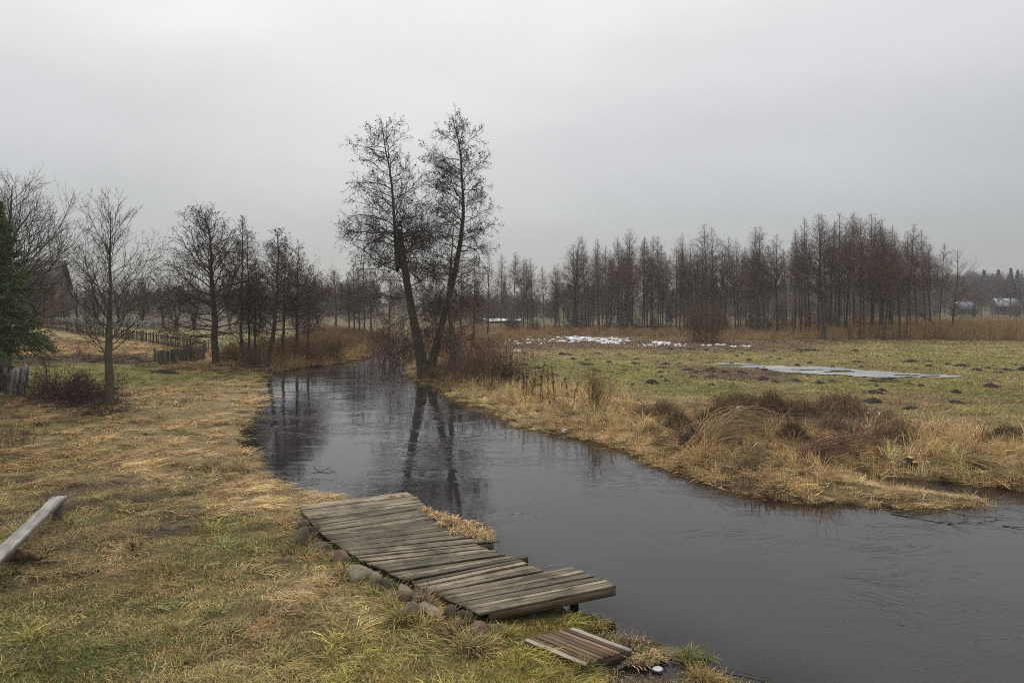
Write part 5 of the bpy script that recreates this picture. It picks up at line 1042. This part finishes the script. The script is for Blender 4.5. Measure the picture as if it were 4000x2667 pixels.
# cut brush heaps, stooks and rod bundles on the right bank
def stalks(r, n, f):
    """f(k) -> list of points for one stalk"""
    return np.stack([polyline(f(k), 7) for k in range(n)])
def heap(name, label, px, py, wpx, hpx, colr, seed, n=760, cat='heap'):
    r = np.random.default_rng(seed); g = G(px, py); s = g[1] / F; W, Hh = wpx * s / 2 * 1.55, hpx * s * 1.05
    az = r.random(n) * 6.283; rad = W * np.sqrt(r.random(n)); top = Hh * (1 - (rad / W) ** 1.4 * .8) * (.75 + .4 * r.random(n))
    P = np.zeros((n, 5, 3)); 
    for j, t in enumerate(np.linspace(0, 1, 5)):
        rr = rad * (1 - .45 * t) + .03; P[:, j] = np.stack([np.cos(az + .3 * t) * rr, np.sin(az + .3 * t) * rr * .8, top * t - .05], 1) + r.normal(size=(n, 3)) * .035 * t
    P[:, 3] += r.normal(size=(n, 3)) * .05; P[:, 4] += r.normal(size=(n, 3)) * .10 + np.stack([np.cos(az), np.sin(az), -np.ones(n) * .7], 1) * (.3 * r.random(n) ** 2)[:, None]
    R = np.tile(np.linspace(.009, .005, 5), (n, 1)); V, Q = tubes([(P, R)], 3); cc = np.array(colr) * np.clip(1 + .38 * r.normal(size=(n, 1)), .25, 2.2); C = np.repeat(cc, 15, 0)
    o = obj(name, make_mesh(name, V, Q, col=C), M_STALK, None, g); return tag(o, label, cat)
BRN = (.20, .13, .068)
heap('sedge_stook', 'pointed brown sedge mound with a stick at its top', 3015, 1622, 130, 112, BRN, 1)
heap('sedge_stook', 'broad rough brown mound at the right of the pointed one', 3270, 1622, 200, 105, BRN, 2, 560)
heap('sedge_stook', 'flat topped brown mound left of the white litter', 2815, 1650, 125, 95, BRN, 3)
heap('sedge_stook', 'dark round mound left of the flat topped one', 2650, 1680, 110, 80, (.16, .105, .056), 4)
heap('sedge_stook', 'dark tussock mound between the two rod bundles', 3095, 1725, 100, 95, (.15, .10, .052), 5)
heap('sedge_stook', 'low mound of brush left of the broad rough mound', 3140, 1640, 150, 60, (.12, .08, .045), 6)
heap('sedge_stook', 'brown mound at the right edge above the inlet', 3940, 1720, 150, 70, (.13, .09, .05), 7)
heap('sedge_stook', 'low dark heap left behind the tan rod bundle', 2720, 1740, 130, 70, (.085, .058, .035), 8)
def bundle(name, label, pa, pb, rise, n, colr, seed, fanw=.5, rad=.009):
    r = np.random.default_rng(seed); a_ = G(*pa); b_ = G(*pb); P = []
    for k in range(n):
        da = r.normal(size=3) * [.10, .10, .03]; db = r.normal(size=3) * [fanw * .5, fanw, .08]; u = rise * (.1 + 1.1 * r.random()); f = .5 + .65 * r.random(); e = a_ + (b_ - a_) * f; a_k = a_ + r.normal(size=3) * [.25, .15, 0]
        P.append(polyline([a_k + da + [0, 0, .03], a_k * .7 + e * .3 + da + db * .4 + [0, 0, u * .85], a_k * .35 + e * .65 + db * .8 + [0, 0, u], e + db + [0, 0, u * .55]], 9))
    P = np.stack(P) - a_; V, Q = tubes([(P, np.tile(np.linspace(rad, rad * .35, 9), (n, 1)))], 4); C = np.repeat(np.array(colr) * np.clip(1 + .3 * r.normal(size=(n, 1)), .3, 2), 36, 0)
    return tag(obj(name, make_mesh(name, V, Q, col=C), M_STALK, None, a_), label, 'brushwood')
bundle('rod_bundle', 'arching bundle of tan cut willow rods on the right bank', (2745, 1752), (3010, 1700), .95, 80, (.33, .225, .115), 31, .8)
bundle('rod_bundle', 'reddish bundle of cut rods right of the tan one', (3130, 1795), (3470, 1742), .55, 70, (.15, .075, .048), 32, .7)
bundle('rod_bundle', 'grey brown rods lying low below the sedge mounds', (2600, 1735), (3000, 1640), .35, 70, (.13, .085, .05), 33, .6)
bundle('rod_bundle', 'straw coloured rods arching into the inlet at the right edge', (3760, 1800), (4010, 1890), .30, 60, (.30, .22, .11), 34, .4)
bundle('rod_bundle', 'pale tangled twigs beneath the broad rough mound', (3330, 1690), (3060, 1660), .35, 45, (.20, .15, .10), 35, .7)
bundle('rod_bundle', 'thin brown branches along the reeds below the red rods', (2900, 1850), (3350, 1830), .25, 50, (.14, .085, .045), 36, .5)
# stumps
def stump(name, label, px, py, wpx, hpx, seed, m, cut):
    r = np.random.default_rng(seed); g = G(px, py); s = g[1] / F; Rr, Hh = wpx * s / 2, hpx * s; root = thing(name, label, 'stump', g)
    for k in range(5):
        a_ = r.random() * 6.28; b0 = np.array([math.cos(a_), math.sin(a_), 0]) * Rr * .45; hh = Hh * (.6 + .45 * r.random()); V, Q = tubes([(polyline([b0 * 1.5 + [0, 0, -.1], b0, b0 + r.normal(size=3) * .05 + [0, 0, hh]], 6), np.array([.45, .36, .3, .28, .27, .26]) * Rr)], 8)
        st = obj('stem_stub', make_mesh('stem_stub', V, Q, smooth=True), m, root)
        ring = V[-8:]; ct = np.vstack([ring, ring.mean(0)]) + [0, 0, .003]; obj('cut_face', make_mesh('cut_face', ct, None, [(j, (j + 1) % 8, 8) for j in range(8)]), cut, st)
    return root
M_CUT = plain_material('fresh_cut_wood', (.50, .33, .16), .15); stump('willow_stump', 'cut willow stool with pale sawn faces above the inlet', 3565, 1826, 80, 36, 1, M_BARK, M_CUT); stump('root_stump', 'dark upright rotten stump on the right bank', 3532, 1752, 64, 56, 2, M_BARK, M_BARK)

# ------------------------------------------------------------------ tussocks
def tussock(name, label, loc, kind, n, scale, tint, seed, spread=.1, squash=1.0):
    r = np.random.default_rng(seed); Vs = []; 
    gs = []
    for k in range(n):
        V, Q, C = {'arch': lambda: blades(r, 60, .16, .34, .009, 5, 62, 75, .07, seg=4), 'long': lambda: blades(r, 70, .3, .6, .011, 20, 75, 60, .12, seg=4), 'curl': lambda: blades(r, 60, .08, .20, .010, 0, 65, 130, .06, seg=4)}[kind]()
        V = V * scale; V[:, 2] *= squash; V[:, :2] += r.normal(size=2) * spread * (k > 0); gs.append((V, Q, C))
    V, Q, C = join(*gs); return tag(obj(name, make_mesh(name, V, Q, col=np.clip(C * np.array(tint), 0, .9)), M_STALK, None, [float(v) for v in loc]), label, 'grass tuft')
tussock('grass_tussock', 'arching straw tussock in front of the reddish granite boulder', G(1838, 2545), 'arch', 5, 1.25, (.30, .235, .10), 1, .06)
tussock('grass_tussock', 'green straw tuft left of the big tan boulder', G(1555, 2432), 'arch', 3, 1.2, (.27, .24, .085), 2, .05)
tussock('grass_tussock', 'brown tuft between granite boulder and loose board', G(1775, 2470), 'arch', 4, 1.0, (.23, .16, .085), 3, .10)
tussock('grass_tussock', 'withered weeds at the jetty edge above the loose board', G(1660, 2368), 'arch', 3, 1.2, (.22, .155, .10), 4, .08)
tussock('grass_tussock', 'broad drooping straw tussock at the left waterline', G(930, 1845), 'long', 5, 1.15, (.31, .215, .10), 5, .22)
tussock('grass_tussock', 'round straw tussock left of the broad drooping one', G(810, 1835), 'long', 5, 1.0, (.30, .21, .105), 6, .2)
tussock('grass_tussock', 'green tuft by the rusty red boulder', G(1390, 2212), 'arch', 3, 1.1, (.11, .15, .04), 7, .08)
tussock('grass_tussock', 'green and straw tuft below the mossy stones', G(1300, 2200), 'arch', 4, 1.0, (.24, .20, .075), 8, .12)
tussock('grass_tussock', 'straw tuft beside the large grey green boulder', G(1345, 2262), 'arch', 4, 1.0, (.29, .22, .09), 9, .10)
tussock('grass_tussock', 'small grass islet in the shallows right of the pallet', (*atz(2690, 2582, 0)[:2], -.03), 'arch', 5, .9, (.17, .17, .05), 10, .10)
tussock('grass_tussock', 'bright tuft at the near corner of the pallet', G(2285, 2622), 'arch', 4, .8, (.24, .215, .06), 11, .07)
tussock('grass_tussock', 'orange straw tuft at the bottom edge by the white stone', G(2740, 2660), 'arch', 5, .9, (.30, .20, .07), 12, .08)
tussock('grass_tussock', 'pale dead leaves trailing into the puddle by the pallet', (*atz(2530, 2588, 0)[:2], .02), 'curl', 5, 1.2, (.38, .28, .14), 13, .12)
DG = [(1715, 2022), (1752, 2045), (1780, 2035), (1795, 2072), (1826, 2062), (1845, 2090), (1872, 2082), (1898, 2098), (1660, 1998)]
for k, (px, py) in enumerate(DG):
    s_ = (1.15, 1.2, 1.25, 1.1, 1.2, 1.05, 1.1, 1.0, .9)[k]; lb_ = f'curly straw clump on the river edge of the jetty, {words_n(k + 1)} from its far end' if k < 8 else 'small separate straw tuft on the far jetty edge'
    tussock('deck_grass', lb_, atz(px, py, DZ + .015), 'curl', 6 if k < 8 else 4, s_, (.50, .36, .18), 40 + k, .11 if k < 8 else .07)
for k, (px, py) in enumerate([(1575, 1938), (1620, 1950), (1530, 1942)]): tussock('deck_grass', ('few straw wisps at the far corner of the jetty', 'straw wisps beside the second plank end of the jetty', 'thin straw wisps on the last jetty plank')[k], atz(px, py, DZ + .012), 'curl', 1, .8, (.44, .32, .17), 60 + k)

# ------------------------------------------------------------------ molehills
def mound(seed):
    r = np.random.default_rng(seed); nu, nr = 16, 6; V = [(0, 0, .27)]; T_ = []; Q = []; ph = r.random(4) * 6
    for j in range(1, nr + 1):
        f = j / nr
        for i in range(nu):
            a_ = 2 * math.pi * i / nu; rr = f * .5 * (1 + .18 * math.sin(2 * a_ + ph[0]) + .12 * math.sin(5 * a_ + ph[1])); V.append((rr * math.cos(a_), rr * math.sin(a_) * .9, .27 * (1 - f ** 1.5) + .035 * r.normal() * (f < 1) - (.04 if j == nr else 0)))
    for i in range(nu): T_.append((0, 1 + i, 1 + (i + 1) % nu))
    for j in range(nr - 1):
        for i in range(nu): a0 = 1 + j * nu; Q.append((a0 + i, a0 + nu + i, a0 + nu + (i + 1) % nu, a0 + (i + 1) % nu))
    me = make_mesh('molehill', V, Q, T_); me.materials.append(M_SOIL); return me
MND = [mound(k) for k in range(6)]
MH = [(2045, 1428, 1), (2095, 1440, 1.3), (2133, 1428, .8), (2195, 1385, 1), (2215, 1387, 1), (2300, 1424, 1), (2278, 1424, .8), (2335, 1383, 1), (2378, 1419, 1.3), (2480, 1422, 1), (2600, 1425, 1.1), (2580, 1437, 1.2), (2545, 1496, 1.2), (2725, 1459, 1.1), (2779, 1472, 1.3), (2985, 1483, 1.1), (3025, 1495, .8), (3110, 1492, 1.1), (3200, 1497, 1.0), (3255, 1491, 1.2), (3445, 1484, 1.3), (3475, 1483, 1.4), (3455, 1493, .9), (3415, 1490, .9), (3445, 1530, 1.2), (3410, 1536, 1.2), (3500, 1492, .8), (3735, 1572, 1.4), (3560, 1598, 1.2), (3410, 1570, 1.2), (3735, 1533, .9), (3930, 1447, 1.5), (3815, 1445, 1.1), (3995, 1445, 1.4), (3755, 1432, 1.1), (3700, 1423, 1.5), (3630, 1430, 1.1), (3560, 1415, 1.5), (3350, 1415, .9), (3120, 1370, 1.3), (3150, 1370, 1), (3180, 1370, 1.1), (2840, 1368, 1.2), (2620, 1367, 1), (2660, 1375, .8), (2790, 1379, 1.1), (2900, 1368, 1.2), (3250, 1372, 1.2), (3340, 1374, 1.3), (3600, 1415, .8), (2240, 1404, .8), (2420, 1385, .8), (2690, 1446, .9), (2440, 1449, .8), (2160, 1470, 1), (3870, 1512, 1), (3620, 1470, .7), (2830, 1452, .9), (2900, 1461, .9), (2320, 1448, .8), (2625, 1362, .8), (2700, 1364, .9), (2760, 1366, .8), (3020, 1371, .8)]
for _ in range(120):
    px = r.uniform(2050, 3990); py = r.choice([r.uniform(1358, 1395), r.uniform(1395, 1460), r.uniform(1430, 1510)]); MH.append((px, py, r.uniform(.3, .7)))
MH.sort(); seen = {}
for k, (px, py, s_) in enumerate(MH):
    g = G(px, py); o = obj('molehill', MND[k % 6], None, None, g); o.location.z += .03; q = min(s_, 1.1) * r.uniform(.48, .8); o.scale = (q * r.uniform(1.0, 1.6), q, q * r.uniform(.45, .95)); o.rotation_euler = (0, 0, r.random() * 6)
    band = 0 if py < 1398 else (2 if py > 1478 else 1); seen[band] = seen.get(band, 0) + 1
    tag(o, ('black molehill along the far meadow edge, ', 'black molehill in the mid meadow level with the frozen puddle, ', 'black molehill on the near meadow behind the bank straw, ')[band] + words_n(seen[band]) + ' from left', 'molehill', ('molehills far on the meadow', 'molehills in the mid meadow', 'molehills near the right bank')[band])
g = G(640, 1457); o = obj('ash_heap', MND[1], None, None, g); o.scale = (2.4, 1.2, .8); tag(o, 'flat black heap of ash and twigs on the lawn', 'heap')

# ------------------------------------------------------------------ snow and the frozen puddle
r = np.random.default_rng(99)
PB = [];
for (x0, x1, y0, y1, n, s0, s1) in ((2150, 2460, 1318, 1338, 46, .5, 2.2), (2230, 2300, 1316, 1326, 14, .6, 1.8), (2330, 2450, 1328, 1344, 18, .4, 1.4), (2490, 2680, 1346, 1354, 18, .3, 1.2), (2540, 2620, 1336, 1346, 10, .6, 1.6), (1950, 2150, 1322, 1345, 16, .3, .9), (2680, 2830, 1347, 1352, 6, .4, 1.0), (2000, 2030, 1368, 1374, 3, .5, .9), (2840, 2930, 1353, 1357, 8, .3, .8)):
    for _ in range(int(n * 1.8)): PB.append((r.uniform(x0, x1), r.uniform(y0, y1), s0 * .38 + (s1 * .42 - s0 * .38) * r.random() ** 2.4))
Vs = []; Ts = []; off = 0
for px, py, s_ in PB:
    g = G(px, py); k = 10; a_ = np.arange(k) * 6.283 / k; rr = s_ * .5 * (.55 + .75 * r.random(k)); V = [g + [0, 0, .16]] + [g + [np.cos(t) * q * 1.2, np.sin(t) * q * .8, .09] for t, q in zip(a_, rr)] + [g + [np.cos(t) * q * 1.25, np.sin(t) * q * .85, -.05] for t, q in zip(a_, rr)]
    Vs += V; Ts += [(off, off + 1 + i, off + 1 + (i + 1) % k) for i in range(k)]; 
    for i in range(k): j = (i + 1) % k; Ts += [(off + 1 + i, off + 11 + i, off + 11 + j), (off + 1 + i, off + 11 + j, off + 1 + j)]
    off += 21
tag(obj('snow_patches', make_mesh('snow_patches', Vs, None, Ts, smooth=True), M_SNOW), 'remnant white snow patches before the alder wood', 'snow', kind='stuff')
x0_, y0_ = on(1890, 165); V = []; n = 24
for k in range(n): f = k / (n - 1); px = 1890 + 150 * f; a_ = on(px, 162); b_ = on(px, 178); q = math.sin(math.pi * f) ** .5; c_ = (a_[1] + b_[1]) / 2; V += [(a_[0], c_ - 8 * q - .5, h1(a_[0], c_ - 8 * q) + .5), (b_[0], c_ + 8 * q, h1(b_[0], c_ + 8 * q) + .72 + .15 * r.random())]
tag(obj('snow_bank', make_mesh('snow_bank', V, [(2 * k, 2 * k + 2, 2 * k + 3, 2 * k + 1) for k in range(n - 1)]), M_SNOW), 'white streak of snow far behind the skirted alder', 'snow')
def puddle_material():
    m, t, b = mat('thin_grey_ice', .22); g = nn(t, 'ShaderNodeNewGeometry').outputs['Position']
    n1 = noise(t, mapping(t, g, (.5, 1.6, 1)), 1.0, 5, .6); t.links.new(ramp(t, n1, [(.35, (.24, .25, .27)), (.6, (.46, .475, .50))]), b.inputs['Base Color']); b.inputs['Specular IOR Level'].default_value = .5
    bump(t, b, n1, .2, .01); return m
P = []
for p in PUD:
    P.append([p[0], p[1]])
P = np.array(P); dense_ = []
for k in range(len(P)):
    for f in np.linspace(0, 1, 7)[:-1]:
        q = P[k] * (1 - f) + P[(k + 1) % len(P)] * f; dense_.append(q + np.array([1.0, .9]) * .28 * r.normal(size=2))
xs2 = np.arange(P[:, 0].min() - .5, P[:, 0].max() + .5, .25); ys2 = np.arange(P[:, 1].min() - .5, P[:, 1].max() + .5, .25); X, Y = np.meshgrid(xs2, ys2)
ins = inside(X.ravel(), Y.ravel(), np.array(dense_)) & (fbm(X.ravel() * .45, Y.ravel() * 2.2, 1.1, 3, 40.) < .30)
ii = np.arange(X.size).reshape(X.shape); Q = np.stack([ii[:-1, :-1], ii[:-1, 1:], ii[1:, 1:], ii[1:, :-1]], -1).reshape(-1, 4); Q = Q[ins[Q].sum(1) >= 3]; used = np.unique(Q); rem = np.zeros(X.size, int); rem[used] = np.arange(len(used))
tag(obj('puddle', make_mesh('puddle', np.stack([X.ravel(), Y.ravel(), np.full(X.size, PUDZ + .035)], 1)[used], rem[Q], smooth=True), puddle_material()), kind='structure')

# ------------------------------------------------------------------ floating branches, litter
def branchy(name, label, pts, rad, seed, n2, m, cat='branch', L=.3):
    r = np.random.default_rng(seed); P = polyline(pts, 12); b_ = P[0].copy(); P = P - b_; R = np.linspace(rad, rad * .3, 12); V1, Q1 = tubes([(P, R)], 5)
    q = spawn(r, P[None], R[None], np.array([np.linalg.norm(np.diff(P, axis=0), axis=1).sum()]), n2, t0=.15, t1=.95, ang=lambda t: 40 + 0 * t, lenf=lambda t: L + 0 * t, up=.1, wig=.12, n=5, rk=.01, rmin=rad * .3, flat=.7)
    V2, Q2 = tubes([(q[0], q[1])], 4); V, Q, _ = merge([(V1, Q1, None), (V2, Q2, None)]); o = obj(name, make_mesh(name, V, Q), m, None, b_); return tag(o, label, cat)
W0 = lambda px, py, z=.02: atz(px, py, z)
branchy('drift_branch', 'bare branch half sunk beside the reed spit on the right', [W0(3480, 2000), W0(3640, 1985, .15), W0(3760, 2010, .10), W0(3920, 2022, .02)], .018, 1, 12, M_BRUSH)
branchy('drift_branch', 'thin branch arching from the water left of the reed spit', [W0(3475, 2003, -.02), W0(3520, 1985, .06), W0(3580, 1985, .08), W0(3680, 1998, .0)], .014, 2, 4, M_BRUSH)
branchy('drift_branch', 'dark twig floating at the right edge below the spit', [W0(3915, 2052, .01), W0(4000, 2060, .02), W0(4060, 2066, .01)], .012, 3, 1, M_BARK)
branchy('drift_branch', 'black branch floating in the river beyond the jetty', [W0(1225, 1822, .10), W0(1245, 1838, .02), W0(1280, 1832, .05), W0(1310, 1842, .0)], .016, 4, 5, M_BARK)
branchy('drift_branch', 'thin stick reaching into the water at the bottom edge', [W0(2790, 2602, .03), W0(2880, 2620, .03), W0(3020, 2655, .02)], .008, 5, 2, M_BARK)
for k, (px, py, ln, an, lb_) in enumerate([(480, 2540, .5, .4, 'thin pale twig lying in the turf at the bottom left'), (430, 2108, .3, -.2, 'short light stick in the bare patch beside the bench'), (60, 1985, .6, .5, 'thin straw coloured stick behind the bench'), (1060, 2480, .4, 0., 'yellowish stalk lying in the turf left of the boulders'), (640, 2330, .3, -1., 'short curved twig in the middle of the near lawn'), (900, 2560, .45, 1.2, 'grey twig in the turf at the bottom edge')]):
    g = G(px, py) + [0, 0, .07]; dv = np.array([math.cos(an), math.sin(an), .04]) * ln; branchy('fallen_twig', lb_, [g, g + dv * .5 + [0, .03, .02], g + dv], .007, 60 + k, 2, M_ROD, 'twig')
def litter(label, px, py, w_, seed, z=None, cat='litter'):
    r = np.random.default_rng(seed); g = G(px, py); s = g[1] / F * w_ / 2; k = 8; a_ = np.arange(k) * 6.283 / k; rr = s * (.6 + .6 * r.random(k)); V = [(0, 0, s * .5)] + [(math.cos(t) * q, math.sin(t) * q * .7, s * .3 * r.random()) for t, q in zip(a_, rr)] + [(math.cos(t) * q * .9, math.sin(t) * q * .6, -.08) for t, q in zip(a_, rr)]
    T_ = [(0, 1 + i, 1 + (i + 1) % k) for i in range(k)]; Q = [(1 + i, 9 + i, 9 + (i + 1) % k, 1 + (i + 1) % k) for i in range(k)]
    return tag(obj('litter', make_mesh('litter', V, Q, T_), M_LITTER, None, g + [0, 0, .12]), label, cat)
for k, (px, py, w_, lb_) in enumerate([(2893, 1603, 34, 'white scrap between the flat topped and the pointed mounds'), (3400, 1680, 36, 'white scrap before the dark rotten stump'), (3390, 1624, 9, 'tiny white scrap right of the broad rough mound'), (3435, 1626, 9, 'tiny white scrap farthest right behind the rotten stump'), (2205, 1692, 22, 'white scrap at the right waterline under the willow shoots'), (2030, 1636, 16, 'white scrap on the waterline below the dock spikes'), (1895, 1562, 12, 'white scrap in the laid straw right of the skirted alder'), (686, 1580, 14, 'white scrap lying in the straw of the left bank')]): litter(lb_, px, py, w_, k)
stl = np.array([G(3325, 1705), G(3328, 1705)]); a_ = G(3322, 1702); o = obj('pale_stick', make_mesh('pale_stick', *tubes([(np.stack([a_ + [0, 0, -.05], a_ + [-.12, 0, .5]]), np.array([.02, .02]))], 5), col=(.6, .55, .5)), M_STALK); tag(o, 'short whitish stick standing before the red rods', 'stick')
a_ = G(40, 2190); o = obj('rotten_log', make_mesh('rotten_log', *tubes([(polyline([a_ + [-.15, 0, .05], a_ + [.2, -.02, .12], a_ + [.55, -.05, .06]], 7), np.array([.05, .08, .09, .09, .08, .07, .03]))], 9), smooth=True), bark_material('rotten_wood', (.05, .03, .018), (.2, .12, .065), (.12, .1, .06), 8)); tag(o, 'short rotten log in the grass under the bench', 'log')

# ------------------------------------------------------------------ haze
hv = box(-900, 900, -70, 1900, -2.2, 36); o = obj('haze', make_mesh('haze', *hv)); tag(o, kind='stuff')
hm = bpy.data.materials.new('thin_mist'); hm.use_nodes = True; t = hm.node_tree
for n in list(t.nodes): t.nodes.remove(n)
om = nn(t, 'ShaderNodeOutputMaterial'); pv = nn(t, 'ShaderNodeVolumePrincipled'); pv.inputs['Density'].default_value = 0.00045; pv.inputs['Color'].default_value = (.93, .95, 1, 1); pv.inputs['Anisotropy'].default_value = 0.2
t.links.new(pv.outputs[0], om.inputs['Volume']); o.data.materials.append(hm)
